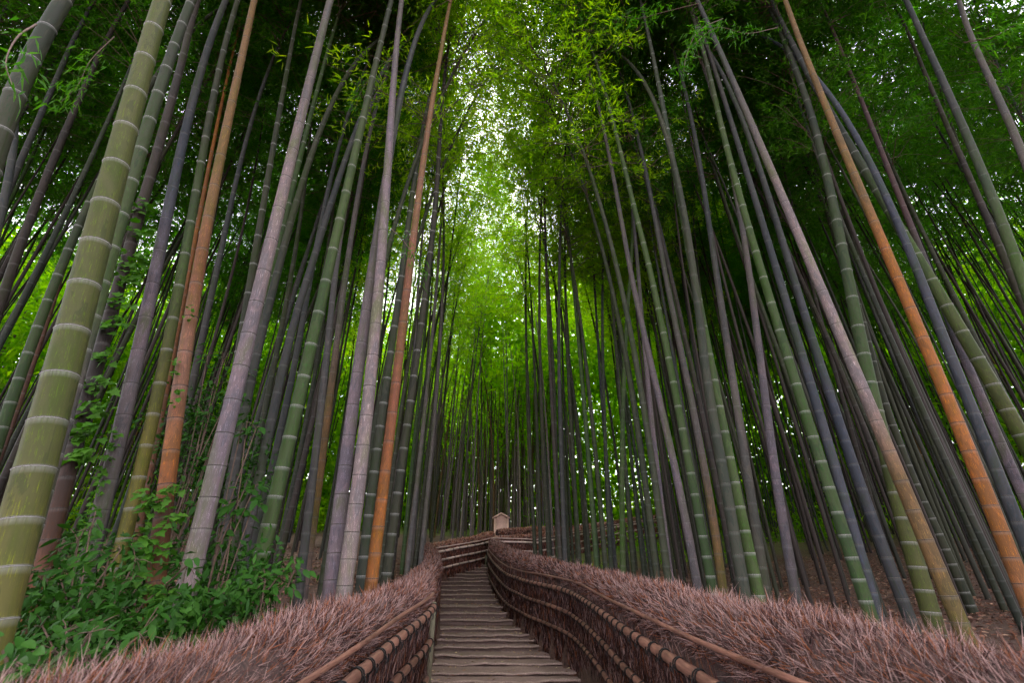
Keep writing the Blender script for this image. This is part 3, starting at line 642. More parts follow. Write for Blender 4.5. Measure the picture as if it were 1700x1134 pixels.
Hs = [
 ('thickest olive green culm rising from the lower left corner, white ringed', .15, 725, 75, [(-17,1050),(26,883),(77,725),(112,577),(149,442),(182,315),(214,195),(245,85),(270,0)], [(0,'yellow'),(1.2,'olive'),(3.2,'olive'),(6,'olive')], None, 'w'),
 ('grey green culm leaning close behind the thickest left culm', .13, 400, 37, [(-5,1060),(15,990),(70,800),(118,640),(144,560),(167,470),(190,395),(215,315),(236,245),(258,165),(281,97),(311,20),(318,0)], [(0,'grey'),(1.8,'grey'),(2.6,'green2'),(6,'bgreen')], None, 'w'),
 ('ivy covered dark culm with rusty foot between the two front grey ones', .12, 600, 30, [(57,990),(84,880),(126,776),(141,667),(162,593),(183,519),(208,449),(240,317),(268,226),(303,106),(317,35)], [(0,'red'),(.8,'brown'),(1.5,'dark'),(6,'dark')], None, 'd'),
 ('grey culm with ivy climbing its lower left edge', .13, 750, 32, [(100,1087),(115,1048),(136,983),(157,914),(168,857),(184,794),(191,750),(208,673),(223,613),(236,553),(249,495),(261,438),(272,383),(284,328),(300,247),(330,136),(370,10)], [(0,'pale'),(1,'grey'),(3,'lilac'),(4.5,'blue'),(7,'bgrey')], None, 'd'),
 ('yellow green culm with white rings beside the rust orange one', .11, 750, 26, [(165,1040),(188,964),(210,901),(220,838),(235,777),(249,715),(263,655),(273,593),(286,533),(297,475),(307,417),(319,356),(330,300),(340,243),(349,187),(360,134),(388,21)], [(0,'yellow'),(1.6,'yellow'),(2.6,'olive'),(3.6,'green2'),(6,'dgreen')], None, 'w'),
 ('rust orange culm with cracked skin right of the yellow green one', .125, 760, 31, [(247,1098),(249,1045),(260,949),(268,891),(276,824),(282,761),(291,702),(300,636),(309,574),(319,514),(328,456),(340,396),(349,342),(361,284),(374,229),(384,173),(397,120),(407,63),(421,7)], [(0,'orange'),(1.0,'brown'),(1.4,'orange'),(2.0,'pinktan'),(2.6,'pinktan'),(3.4,'red'),(4.2,'tan'),(7,'tan')], None, 'd'),
 ('thin rusty brown culm behind the top of the rust orange one', .09, 176, 10, [(339,317),(353,247),(367,176),(388,81),(406,7)], [(0,'brown'),(9,'orange')], None, 'd'),
 ('broad pale lilac grey culm with black rings, foremost of the left row', .14, 713, 33, [(281,1094),(293,1046),(312,976),(327,911),(343,843),(360,778),(373,713),(390,650),(406,588),(420,526),(434,466),(450,406),(462,349),(476,296),(489,242),(501,190),(513,134),(526,83),(541,32),(548,0)], [(0,'pale'),(1.5,'lilac'),(4,'pale'),(7,'grey')], None, 'd'),
 ('green culm running up close behind the broad pale one', .11, 208, 12, [(471,376),(483,317),(499,263),(511,208),(526,155),(538,106),(552,56),(566,14)], [(0,'green'),(7,'green')], None, 'w'),
 ('grey green culm behind the right edge of the broad pale one', .11, 600, 18, [(380,830),(387,784),(402,703),(416,632),(425,597),(434,558),(452,484)], [(0,'grey'),(2,'bgrey'),(5,'dgreen')], None, 'd'),
 ('dark green culm left of the broad pale one near the top', .11, 233, 14, [(409,505),(420,449),(429,392),(439,335),(455,233),(473,134),(492,35)], [(0,'dgreen'),(8,'dgreen')], None, 'w'),
 ('mid green culm with bright white rings between grey culms, left row', .13, 731, 25, [(415,1010),(423,979),(433,930),(444,876),(456,826),(467,778),(479,731),(490,685),(501,637),(511,593),(522,549),(533,505),(543,463),(554,420),(563,375),(576,328),(586,271),(599,208),(606,169),(618,130),(625,95),(636,67),(645,18)], [(0,'green2'),(2.5,'green'),(5,'green2'),(8,'dgreen')], None, 'w'),
 ('blue grey culm just left of the white ringed mid green one', .11, 730, 18, [(387,983),(402,930),(413,872),(425,815),(440,757),(448,703),(462,643),(474,597),(488,537),(503,485),(518,438)], [(0,'grey'),(2,'bgrey'),(6,'bgrey')], None, 'd'),
 ('slimmer grey culm directly behind the white ringed green one', .10, 667, 13, [(440,830),(462,731),(476,667),(494,583),(513,473)], [(0,'bgrey'),(5,'bgrey')], None, 'd'),
 ('slender grey culm right of the white ringed green one', .10, 611, 13, [(510,860),(518,800),(529,738),(539,611),(545,547),(554,491)], [(0,'bgrey'),(5,'grey')], None, 'd'),
 ('straw tan culm with yellowish foot, left of the lilac pair', .11, 715, 14, [(501,998),(513,930),(523,845),(530,784),(540,715),(543,703),(550,646),(557,590),(566,509),(578,430)], [(0,'pale'),(1.2,'tan'),(2.4,'tan'),(4,'grey')], None, 'd'),
 ('left one of the pair of tall lilac grey culms', .13, 736, 23, [(548,985),(560,874),(567,827),(573,783),(578,736),(586,662),(593.5,623),(602,562),(613,482),(623.5,408),(634,340)], [(0,'lilac'),(2,'lilac'),(4,'grey'),(7,'bgrey')], None, 'd'),
 ('right one of the lilac pair, palest and spotted near its foot', .13, 768, 24, [(568,981),(577,941),(583.5,897),(588.5,857),(595,815),(603.6,770),(609,682),(614.7,634),(618,592),(622,546),(625,502),(630.5,458),(637,390),(641,296),(645,256),(648,219),(652,148),(657,109),(662,35)], [(0,'pale'),(2.5,'pale'),(6,'lilac'),(9,'grey')], None, 'd'),
 ('reddish orange culm closest to the stairs on the left', .115, 768, 19, [(615,975),(620,948),(625,904),(630,861),(634,820),(643,754),(650,690),(657,637),(665,581),(672,510),(680,443),(687,388),(694,335),(701,282),(710,219),(715,183),(720.5,152),(727.5,113)], [(0,'red'),(.5,'orange'),(1.3,'orange'),(2.2,'red'),(5,'pinktan'),(8,'tan')], None, 'd'),
 ('dark green white ringed culm between the lilac pair and the reddish one', .12, 770, 16, [(597,985),(603.6,948),(608.6,877),(615,804),(622,770),(632,720),(642,640),(652,560),(664,470),(676,390)], [(0,'bgreen'),(8,'dgreen')], None, 'w'),
 ('dark green culm immediately right of the reddish orange one', .12, 770, 15, [(640,960),(645.5,941),(650.5,874),(664,770),(673,733),(683,662),(697.6,556),(712,433),(729,247)], [(0,'dgreen'),(10,'dark')], None, 'w'),
 ('slim pale grey culm standing behind the reddish orange one', .09, 637, 6.5, [(655,800),(669,719),(682,637),(692,510)], [(0,'grey'),(10,'grey')], None, 'd'),
 ('very close blurred blue green culm cutting the top left corner', .15, 141, 62, [(-95,640),(-55,430),(0,219),(32,141),(70,60),(106,0)], [(0,'bgreen'),(3,'dgreen'),(7,'bgreen')], None, 'w'),
 ('blue grey culm at the left edge below the blurred one', .11, 317, 24, [(-35,480),(0,370),(11,317),(21,229),(30,170)], [(0,'bgrey'),(6,'bgrey')], None, 'd'),
 ('dark grey culm leaning up from the left edge', .12, 229, 21, [(-20,400),(7,317),(28,290),(53,229),(88,141),(120,70)], [(0,'dark'),(9,'bgrey')], None, 'd'),
 ('nearly black culm rising parallel behind the thickest left culm', .13, 346, 24, [(-30,600),(0,509),(18,449),(35,403),(60,346),(88,261),(138,152),(170,80)], [(0,'dark'),(9,'dark')], None, 'd'),
 ('deep green culm slanting up to the left of the thickest one', .12, 547, 24, [(-25,800),(0,720),(18,667),(39,611),(63,547),(95,456),(120,396),(141,357),(170,290)], [(0,'dgreen'),(2,'green'),(6,'dgreen')], None, 'w'),
 ('slim chocolate brown culm at the left edge', .09, 597, 12, [(-10,790),(7,738),(32,667),(60,597),(81,526),(105,450)], [(0,'mauve'),(3,'brown')], None, 'd'),
 ('dark grey culm right of the rust orange one, behind the shrub', .11, 473, 14, [(320,640),(332,576),(342,526),(356,473),(374,385),(392,300)], [(0,'dark'),(5,'bgrey')], None, 'd'),
 # right side
 ('broad pale tan grey culm slanting from the right fence to the top', .13, 700, 26, [(1612,1067),(1593,1031),(1562.6,964),(1534,897),(1505,830),(1476.5,759),(1451,695),(1423,622),(1396,553),(1366,489),(1342,426),(1315,363),(1290.5,305),(1266,247),(1243,192),(1220,143),(1200.5,95),(1183,67),(1160,0)], [(0,'olive'),(.9,'tan'),(1.6,'tan'),(2.6,'pale'),(5,'pale'),(7,'grey'),(9,'bgrey')], None, 'd'),
 ('vivid orange culm, brightest of the right side', .125, 652, 28, [(1704,1002),(1685,941),(1647,842),(1608.5,746),(1571,652),(1530,562),(1495,473),(1456,386),(1424.5,307),(1391,227.5),(1363,152),(1333,78),(1303,0)], [(0,'pinktan'),(1.0,'orange'),(4.2,'orange'),(5.2,'tan'),(8,'tan')], None, 'd'),
 ('bright green culm crossing behind the vivid orange one', .17, 586, 32, [(1730,790),(1698,731),(1664,657),(1620,586),(1576,519),(1537,454),(1497,392),(1460,328),(1428,264.5),(1398,204.6),(1356,155),(1324,93),(1297.5,37),(1285,7)], [(0,'green2'),(2.5,'olive'),(5,'green2'),(8,'bgrey')], None, 'w'),
 ('stout green culm crossing behind the broad pale tan one', .17, 554, 27, [(1562,1044),(1538,997),(1515,932),(1494,868),(1478,800),(1466,735),(1455,680),(1444,616),(1428,554.6),(1416,495),(1403,433),(1391,374),(1379,319),(1364.5,264.5),(1350.5,212),(1336,159),(1320,109)], [(0,'olive'),(1.4,'olive'),(3,'green'),(8,'bgreen')], None, 'w'),
 ('shadowy deep green culm at the right edge of the broad pale tan one', .15, 792, 18, [(1559,899),(1536,838),(1520,792),(1486,731),(1465,660),(1440,560)], [(0,'dgreen'),(8,'dgreen')], None, 'w'),
 ('purple brown culm between the vivid orange and upper right green ones', .11, 384, 17, [(1715,860),(1700,826),(1677.5,769),(1651,711),(1627,653),(1595.6,597),(1565,515),(1541,435),(1518,383),(1495,335),(1477.5,286),(1460,243),(1444,197.5),(1426,159),(1412,123),(1391,74),(1370,18)], [(0,'lilac'),(3,'lilac'),(4.5,'blue'),(6,'mauve'),(9,'mauve')], None, 'd'),
 ('slate blue culm behind the vivid orange one', .12, 636, 24, [(1715,935),(1700,895),(1677.5,842),(1656,788),(1635,736),(1617,687),(1597,636),(1576,586),(1558.6,537),(1539,498),(1520,440)], [(0,'bgrey'),(5,'blue')], None, 'd'),
 ('upper right grey green culm slanting out of the right edge', .13, 289, 27, [(1740,590),(1694,456),(1666,370),(1631,289),(1599,212),(1569,141),(1539,76),(1514.5,21),(1504,0)], [(0,'green2'),(4,'green2'),(7,'bgrey')], None, 'd'),
 ('navy dark culm shadowing the upper right grey green one', .12, 381, 20, [(1730,580),(1700,519),(1687,466),(1662.6,420),(1645,381),(1620,317),(1588,240),(1550,159),(1515,70)], [(0,'dark'),(8,'dark')], None, 'd'),
 ('grey culm at the top right corner', .13, 187, 26, [(1730,350),(1708,282),(1691,243),(1668,187),(1647,134),(1622,85),(1603,39),(1592,0)], [(0,'grey'),(9,'grey')], None, 'd'),
 ('sage green culm left of the blue culm, curving upward', .125, 717, 21, [(1448,1025),(1430.5,983),(1415,932),(1398,878),(1381,825.6),(1363.5,771),(1345,716),(1331,664),(1313,613),(1297.5,562),(1282,512),(1269,463),(1255,417),(1243,373),(1229,328),(1215,282),(1193.5,197.5),(1183,141)], [(0,'green'),(3,'green'),(7,'green2'),(10,'dgreen')], None, 'w'),
 ('glossy light blue culm with a bright streak, right side', .115, 681, 19, [(1430,935),(1421,907),(1406,842),(1392,788),(1379,734),(1363.5,700),(1356,681.5),(1342,629),(1327.5,579),(1313,530),(1297.5,480.5),(1283,431),(1271,382),(1253.5,331.6),(1239,286),(1215,197.5),(1193.5,141)], [(0,'blue'),(7,'bgrey'),(11,'dark')], None, 'd'),
 ('dull blue grey culm reaching the fence left of the broad tan one', .12, 731, 20, [(1513,1037),(1499.5,1006),(1488,970),(1473,930),(1457,891),(1442,849),(1432.5,809),(1419,769),(1402,729),(1387.5,689),(1373,648),(1363,611),(1349,572),(1338,533),(1326,495),(1310,424),(1296,385),(1275,330)], [(0,'bgrey'),(2.5,'blue'),(6,'bgrey')], None, 'd'),
 ('light jade culm with pale rings, tallest straight one right of centre', .125, 750, 19, [(1258,991),(1252.5,968),(1245,922),(1235,882),(1229.5,838),(1220,796),(1208.5,750),(1200.5,703),(1190,657),(1179,611),(1170.5,562),(1162,516),(1153,472),(1146,428),(1139,385),(1121,293),(1108.5,212),(1089,116),(1075,53)], [(0,'green2'),(2.4,'green2'),(5,'green'),(9,'bgreen')], None, 'w'),
 ('teal culm at the left shoulder of the light jade one', .12, 865, 20, [(1235,983),(1231.5,960),(1226,930),(1222,897),(1214,865),(1208.5,830),(1197,761),(1187,719),(1178,660),(1169,590),(1160,520)], [(0,'bgreen'),(8,'dgreen')], None, 'd'),
 ('dim grey green culm just right of the light jade one', .12, 724, 16, [(1275,1000),(1268,968),(1256,891),(1241,776.6),(1233,731),(1230.5,724),(1220,657),(1211,597),(1200.5,526),(1190,456),(1179,385),(1168,310)], [(0,'dgreen'),(3,'grey'),(6,'bgrey')], None, 'd'),
 ('smooth lilac grey culm, second right of the light jade one', .12, 799, 17, [(1323,991),(1316,964),(1308,914),(1298.5,865),(1287,799.5),(1279,731),(1271,657),(1266,614.5),(1259,562),(1252,519),(1239,435),(1228,350)], [(0,'bgrey'),(2,'lilac'),(6,'grey')], None, 'd'),
 ('lilac grey culm leaning, left of the white ringed green one right of centre', .11, 848, 14, [(1158,975),(1156.5,959),(1150.6,923.5),(1141,881),(1134,848),(1127,827),(1121,771.5),(1110,718.6),(1089,644.5),(1068,549),(1050,468),(1038,400)], [(0,'grey'),(2,'lilac'),(6,'grey')], None, 'd'),
 ('slim green culm with bright white rings right of centre', .11, 794, 15, [(1184,985),(1181.7,968),(1176,937),(1168,903),(1162.5,868.5),(1156,830),(1147,794),(1139.6,755.5),(1130,700),(1121,644.5),(1112,606),(1105,567),(1097,528),(1088,493),(1080,454),(1068,408),(1055,350)], [(0,'green'),(8,'green2')], None, 'w'),
 ('brown olive footed culm right of the slim white ringed green one', .11, 834, 14, [(1203,990),(1199,968),(1189,910.5),(1185.5,872),(1178,834),(1168,761),(1157,711),(1139,625),(1121,539),(1107,468),(1096,408)], [(0,'olive'),(1,'tan'),(2.4,'grey'),(8,'bgrey')], None, 'd'),
 ('lavender culm standing straight amid dark ones right of centre', .105, 876, 11, [(1114,965),(1112,952),(1107,916.5),(1102,876.5),(1097.6,839),(1089,768),(1082,680),(1071.5,606),(1059,443.5)], [(0,'lilac'),(4,'lilac'),(8,'bgrey')], None, 'd'),
 ('upright pale jade culm at the left end of the right side rows', .10, 850, 9.5, [(1034,950),(1034,938),(1034,820),(1031,768),(1034.4,680),(1039.7,556),(1046.8,450.5)], [(0,'green2'),(8,'green')], None, 'd'),
]
for h in Hs: hero(h[0], h[1], h[2], h[3], h[4], h[5], h[6], h[7], grp='large bamboo culms beside the fences')

# ------------------------------------------------------------------ fill culms
placed = [(v[1][0], v[1][1]) for v in SUP.values()]
def jitcol(names):
    c = G_[names]; k = R.uniform(.75, 1.2); return (c[0] * k, c[1] * k, c[2] * k, 1)
nfill = 0
SHORT = ['thickest olive', 'grey green leaning', 'ivy covered dark', 'ivy edged grey', 'yellow green', 'rust orange', 'thin rusty', 'broad lilac grey', 'green backing', 'grey green backing', 'dark green leftward', 'white ringed mid green', 'blue grey left', 'slimmer grey', 'slender grey', 'straw tan', 'left lilac', 'palest lilac', 'reddish orange', 'dark white ringed', 'dark green stairside', 'slim pale', 'blurred corner', 'left edge blue grey', 'left edge dark grey', 'nearly black', 'deep green slanting', 'chocolate brown', 'dark grey by the shrub',
 'broad pale tan', 'vivid orange', 'bright green crossing', 'stout green crossing', 'shadowy deep green', 'purple brown', 'slate blue', 'upper right grey green', 'navy dark', 'top corner grey', 'sage green', 'glossy light blue', 'dull blue grey', 'light jade', 'teal', 'dim grey green', 'smooth lilac grey', 'leaning lilac grey', 'slim white ringed green', 'brown olive footed', 'lavender', 'upright pale jade']
def proj(p):
    q = Vector(p) - EYE; z = q.y * CP + q.z * SP; return CX + FPX * q.x / z, z
HU = []
for h_, sh in zip(Hs, SHORT):
    S_ = SUP[h_[0]][3]; i_ = int(np.argmin(abs(S_[:, 2] - 2.2))); HU.append((proj(S_[i_])[0], sh))
def place_words(x, y, z, wd):
    u, zz = proj((x, y, z + .8)); u = max(-200, min(1900, u)); h = min(HU, key=lambda q: abs(q[0] - u)); d = u - h[0]
    rel = 'behind' if abs(d) < 9 else ('just left of' if d < 0 else 'just right of') if abs(d) < 30 else ('left of' if d < 0 else 'right of')
    far = 'near' if zz < 9 else 'mid distance' if zz < 14 else 'distant' if zz < 24 else 'farthest'
    return far, rel + ' the ' + h[1] + ' one'
ADJ = dict(farlit='whitish tan', dgreen='deep green', bgreen='teal green', dark='blackish', bgrey='blue grey', green='leaf green', grey='ash grey', pale='whitish', tan='straw tan', lilac='lilac', olive='olive', green2='sage green', mauve='purple brown')
def fill(x, y, dia, names, label, group, hs=None, tilt=.03, crown_on=True, az=None, thin=False, kk=None):
    global nfill
    nm = R.choice(names); far_, pw = place_words(x, y, float(bank(x, y)), dia); label = ADJ[nm] + ' ' + far_ + ' culm ' + label + ', ' + pw
    if len(label.split()) > 16: label = label.replace('just ', '')
    if len(label.split()) > 16: label = label.replace('mid distance ', '')
    if len(label.split()) > 16: label = label.replace(' one', '')
    k = kk if kk is not None else R.randrange(NV); z = float(bank(x, y)); root = empty('bamboo_culm', (x, y, z), label, 'bamboo', group)
    s = hs or R.uniform(.85, 1.08)
    root.rotation_euler = (R.gauss(0, tilt), R.gauss(0, tilt), az if az is not None else R.uniform(0, 6.28))
    st = link('stem', VAR[k][0], root); st.scale = (dia / .105, dia / .105, s); st.color = jitcol(nm)
    # keep the bend of the stem and of the crown the same
    st.scale = (1, 1, s)
    if abs(dia - .105) > .004:
        f = dia / .105
        st.scale = (f, f, s)
    if crown_on:
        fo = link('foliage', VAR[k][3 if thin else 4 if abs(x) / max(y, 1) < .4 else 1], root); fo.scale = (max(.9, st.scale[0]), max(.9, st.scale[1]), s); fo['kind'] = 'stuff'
    placed.append((x, y)); nfill += 1
    return root
DK = ['dgreen', 'dgreen', 'bgreen', 'bgreen', 'dark', 'bgrey', 'green']
for (u, wd) in [(891,7),(898,7),(906,9),(914,8),(924,8),(938,9),(945,6),(952,6),(958,7),(963,8),(975,6),(990.6,9),(995,5),(1005,9),(1012,8),(1021,7),(1042,6),(1049,8),(1056,5),(1067,7),(1073,6),(1080,7),(1088,7),(1093,5),(1118,6),(1124,5),(1132,6),(1146,5),(1164,7),(1192,6),(1212,7),(1226,8)]:
    z = .105 * FPX / wd; x = (u - CX) / FPX * z; y = z * 1.115
    if not off_path(x, y, .3): x += .3
    fill(x, y, .105, DK, 'in the pack', 'dark culms packed behind the right fence', tilt=.022, thin=(u < 1010), crown_on=(u > 1010 or int(u) % 3 == 0))
for (u, wd) in [(632,9),(652,8),(697,8),(689,7),(706,6),(676,9),(714,5.5),(722,5.5),(731,5),(668,7),(684,5),(700,4.5)]:
    z = .105 * FPX / wd; x = (u - CX) / FPX * z; y = z * 1.115
    if not off_path(x, y, .3): x -= .4
    fill(x, y, .105, ['dgreen', 'bgreen', 'grey', 'green', 'dark'], 'by the left bend', 'dark culms left of the stairs bend', tilt=.02, thin=True, crown_on=int(u) % 2 == 0)
n = 0
while n < 84:
    u = R.uniform(672, 905); z = R.uniform(20.5, 38); x = (u - CX) / FPX * z; y = z * 1.09
    if not off_path(x, y, .3): continue
    if any((a - x) ** 2 + (b - y) ** 2 < .12 for a, b in placed): continue
    fill(x, y, R.choice([.09, .1, .11]), ['farlit', 'farlit', 'farlit', 'tan', 'pale', 'lilac', 'olive'], 'of the far stand', 'pale culms of the far stand', tilt=.028, hs=R.uniform(.72, .95), thin=True, crown_on=(n % 7 == 0))
    n += 1
for (x, y, az, hs) in [(-3.3, 20.2, .2, 1.1), (-1.9, 22.6, .3, 1.1), (-.2, 24.3, 2, 1.12), (1.7, 20.9, 3.1, 1.12), (1.0, 23.2, 2.6, 1.12), (-2.2, 22.0, .2, 1.14), (.3, 25.6, 1, 1.15), (-1.2, 26.2, 2, 1.15), (-1.6, 24.6, 4, 1.14), (-2.6, 23.6, 0, 1.1), (3.2, 24.2, 3.1, 1.12), (-4.2, 25.5, 0, 1.12)]:
    fill(x, y, .105, ['pale', 'grey', 'lilac'], 'above the bend', 'tall culms at the bend', tilt=.01, hs=hs, thin=True, az=az)
for (x, y, az, hs) in [(-2.2, 6.0, .1, .86), (2.0, 6.6, 3.0, .88), (-2.3, 7.2, .1, .9), (2.2, 7.8, 3.0, .92), (-3.6, 15.4, .1, 1.04), (1.3, 16.8, 3.2, 1.02), (1.9, 12.4, 3.1, 1.0)]:
    fill(x, y, .105, ['dgreen', 'bgreen'], 'arching over the stairs', 'culms arching over the stairs', tilt=.01, hs=hs, thin=(y > 9), az=az, kk=(8 if abs(x) > 1.5 else 5))
n = 0
while n < 52:
    x = -R.uniform(2.6, 17); y = R.uniform(5, 22)
    if -x / y < .16 or not off_path(x, y, .5): continue
    if any((a - x) ** 2 + (b - y) ** 2 < .3 for a, b in placed): continue
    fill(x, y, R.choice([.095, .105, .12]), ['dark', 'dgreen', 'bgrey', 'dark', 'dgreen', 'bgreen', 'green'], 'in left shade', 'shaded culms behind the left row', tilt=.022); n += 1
n = 0
while n < 66:
    x = R.uniform(3.2, 20); y = R.uniform(6.5, 25)
    if x / y < .33 or not off_path(x, y, .5): continue
    if any((a - x) ** 2 + (b - y) ** 2 < .3 for a, b in placed): continue
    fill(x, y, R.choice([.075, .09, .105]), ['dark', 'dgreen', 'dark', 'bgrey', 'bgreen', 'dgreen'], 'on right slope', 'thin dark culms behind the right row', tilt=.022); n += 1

# far grove that reads as one mass
def far_grove():
    Vs, Fs, Cs = [], [], []; o = 0; pos = []
    for _ in range(560):
        a = R.uniform(-.95, .95) if R.random() < .5 else R.uniform(-.25, .1); d = R.uniform(27, 52); x = d * math.sin(a) ; y = d * math.cos(a) + 2
        if not off_path(x, y, .4): continue
        if x > 6 and R.random() < .5: continue
        z = float(bank(x, y)); H = R.uniform(13, 18); t = np.linspace(0, 1, 6)[:, None]
        p = np.array([x, y, z - .3]) + np.hstack([t ** 2 * R.uniform(-2, 2), t ** 2 * R.uniform(-1, 1), t * H])
        v, f, _ = tube(p, np.linspace(.05, .02, 6), 5, False); Vs.append(v); Fs.append(f + o); o += len(v)
        c = np.array(jitcol(R.choice(['farlit', 'pale', 'tan', 'olive']))[:3]); Cs.append(np.repeat(c[None], len(v), 0))
        n = 96 if abs(x) < 9 else 300; tt = NR.uniform(.35, 1, n); c0 = p[-1] * tt[:, None] + p[0] * (1 - tt[:, None])
        cen = np.repeat(c0[::6], 6, 0)[:n]
        pos.append(cen + np.repeat(NR.randn(n // 6, 3) * np.array([1.2, 1.2, .8]), 6, 0) + NR.randn(n, 3) * .3)
    me = mesh_np('far_culms', np.vstack(Vs), np.vstack(Fs), M_culm, np.vstack(Cs), True)
    o = link('far_bamboo', me); tagp(o, 'distant bamboo culms merging into a mass deep in the grove', 'bamboo grove', kind='stuff')
    pos = np.vstack(pos); n = len(pos); V, F = leaves_np(pos, NR.randn(n, 3) + np.array([0, 0, -.5]), NR.uniform(.25, .5, n), NR.uniform(.07, .13, n))
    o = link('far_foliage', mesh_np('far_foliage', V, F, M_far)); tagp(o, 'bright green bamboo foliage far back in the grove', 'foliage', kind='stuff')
far_grove()

def side_culms():
    Vs, Fs, Cs = [], [], []; o = 0; bl = []
    k = 0
    while k < 430:
        sd = -1 if R.random() < .45 else 1; x = sd * R.uniform(3.5, 22); y = R.uniform(7, 28)
        if abs(x) / y < (.2 if sd < 0 else .3) or not off_path(x, y, .4): continue
        z = float(bank(x, y)); H = R.uniform(13, 18); t = np.linspace(0, 1, 22)[:, None]; r = R.uniform(.028, .052)
        p = np.array([x, y, z - .3]) + np.hstack([t ** 2.2 * R.uniform(-1.2, 1.2) - t * sd * R.uniform(0, .4), t ** 2 * R.uniform(-1, 1), t * H])
        v, f, _ = tube(p, np.linspace(r, r * .4, 22), 7, False); Vs.append(v); Fs.append(f + o); o += len(v)
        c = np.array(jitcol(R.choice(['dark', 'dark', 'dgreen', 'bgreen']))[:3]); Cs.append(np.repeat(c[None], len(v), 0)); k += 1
    me = mesh_np('deep_culms', np.vstack(Vs), np.vstack(Fs), M_culm, np.vstack(Cs), True)
    tagp(link('deep_bamboo', me), 'crowd of thin dark culms deep in the shade on both sides', 'bamboo grove', kind='stuff')
side_culms()

# undergrowth and bright bushes on the slope behind
def thicket():
    """the leafy wall of the grove far back: clumps of leaves from the ground to the tree tops"""
    cen = []
    for _ in range(9500):
        a = R.uniform(-1.1, 1.1); d = R.uniform(29, 46); x = d * math.sin(a); y = d * math.cos(a)
        if y < 8 or (abs(a) < .3 and d < 39): continue
        z = float(bank(x, y)) + 14.5 * R.random() ** 1.05
        cen.append((x, y, z))
    for _ in range(1900):                                  # behind the far stand and right of it
        a = R.uniform(-.3, .42); d = R.uniform(42, 54) if a < .06 else R.uniform(30, 44); x = d * math.sin(a); y = d * math.cos(a)
        cen.append((x, y, float(bank(x, y)) + 21 * R.random()))
    for _ in range(480):                                   # drooping tops beyond the bend
        x = R.uniform(-3.5, 9); y = R.uniform(23, 33)
        cen.append((x, y, float(bank(x, y)) + R.uniform(9, 18.5)))
    cen = np.array(cen); k = 23; pos = np.repeat(cen, k, 0) + NR.randn(len(cen) * k, 3) * np.array([.75, .75, .45]); n = len(pos)
    V, F = leaves_np(pos, NR.randn(n, 3) + np.array([0, 0, -.4]), NR.uniform(.36, .6, n), NR.uniform(.17, .27, n))
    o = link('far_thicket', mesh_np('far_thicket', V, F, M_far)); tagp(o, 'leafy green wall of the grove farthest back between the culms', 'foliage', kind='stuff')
thicket()
def shade_layer():  # added leaf layer, keeps skylight off the sides and behind the camera
    """upper leaf layer added over both sides of the path to block skylight"""
    cen = []
    while len(cen) < 6400:
        x = R.uniform(-40, 40); y = R.uniform(-14, 45)
        if abs(x) < 3.9 + .12 * max(0, y): continue
        cen.append((x, y, float(bank(x, y)) * .6 + R.uniform(14.5, 19.5)))
    cen = np.array(cen); k = 28; pos = np.repeat(cen, k, 0) + NR.randn(len(cen) * k, 3) * np.array([.8, .8, .4]); n = len(pos)
    V, F = leaves_np(pos, NR.randn(n, 3) + np.array([0, 0, -.4]), NR.uniform(.3, .5, n), NR.uniform(.11, .18, n))
    o = link('shade_canopy', mesh_np('shade_canopy', V, F, M_crown)); tagp(o, 'upper leaf canopy of the grove, added to shade both banks', 'foliage', kind='stuff')
shade_layer()
def undergrowth():
    pos = []
    for _ in range(230):
        a = R.uniform(-1.05, 1.05); d = R.uniform(24, 55); x = d * math.sin(a); y = d * math.cos(a)
        if not off_path(x, y, 1.2) or -.35 < a < .12: continue
        z = float(bank(x, y)); n = 260; s = R.uniform(.6, 1.6)
        pos.append(np.array([x, y, z]) + NR.randn(n, 3) * np.array([s, s, s * .6]) * .7 + np.array([0, 0, s * .5]))
    pos = np.vstack(pos); n = len(pos); V, F = leaves_np(pos, NR.randn(n, 3) + np.array([0, 0, .3]), NR.uniform(.15, .35, n), NR.uniform(.07, .14, n))
    o = link('undergrowth', mesh_np('undergrowth', V, F, M_far)); tagp(o, 'bright green low undergrowth on the slope behind the culms', 'undergrowth', kind='stuff')
    # grass tufts, right bank
    n = 26000; x = NR.uniform(2, 26, n); y = NR.uniform(16, 36, n); k = (np.sin(x * .9 + y * .35) + np.sin(y * .8 - x * .3) > .1) & (y > 17 + .25 * np.abs(x - 8))
    x, y = x[k], y[k]; pos = np.c_[x, y, bank(x, y)]; n = len(x)
    V, F = leaves_np(pos, NR.randn(n, 3) * .5 + np.array([0, 0, 1.]), NR.uniform(.08, .25, n), NR.uniform(.02, .05, n))
    o = link('grass', mesh_np('grass', V, F, M_far)); tagp(o, 'yellow green grass patches beyond the leaf litter', 'grass', kind='stuff')
    # leaf litter
    n = 60000; x = np.where(NR.rand(n) < .65, NR.uniform(1.5, 16, n), -NR.uniform(1.3, 10, n)); y = NR.uniform(1.0, 18, n); k = ~in_path(x, y, .15)
    x, y = x[k], y[k]; n = len(x); pos = np.c_[x, y, bank(x, y) + .02 + NR.rand(n) * .03]
    V, F = leaves_np(pos, NR.randn(n, 3) * np.array([1, 1, .25]), NR.uniform(.04, .12, n), NR.uniform(.012, .03, n))
    c = np.array([(.15, .06, .04), (.24, .11, .07), (.08, .035, .025), (.32, .19, .13)])[NR.randint(0, 4, n)] * NR.uniform(.7, 1.2, (n, 1))
    o = link('leaf_litter', mesh_np('leaf_litter', V, F, M_litter, np.repeat(c, 4, 0))); tagp(o, 'reddish brown fallen bamboo leaves covering the banks', 'leaf litter', kind='stuff')
undergrowth()
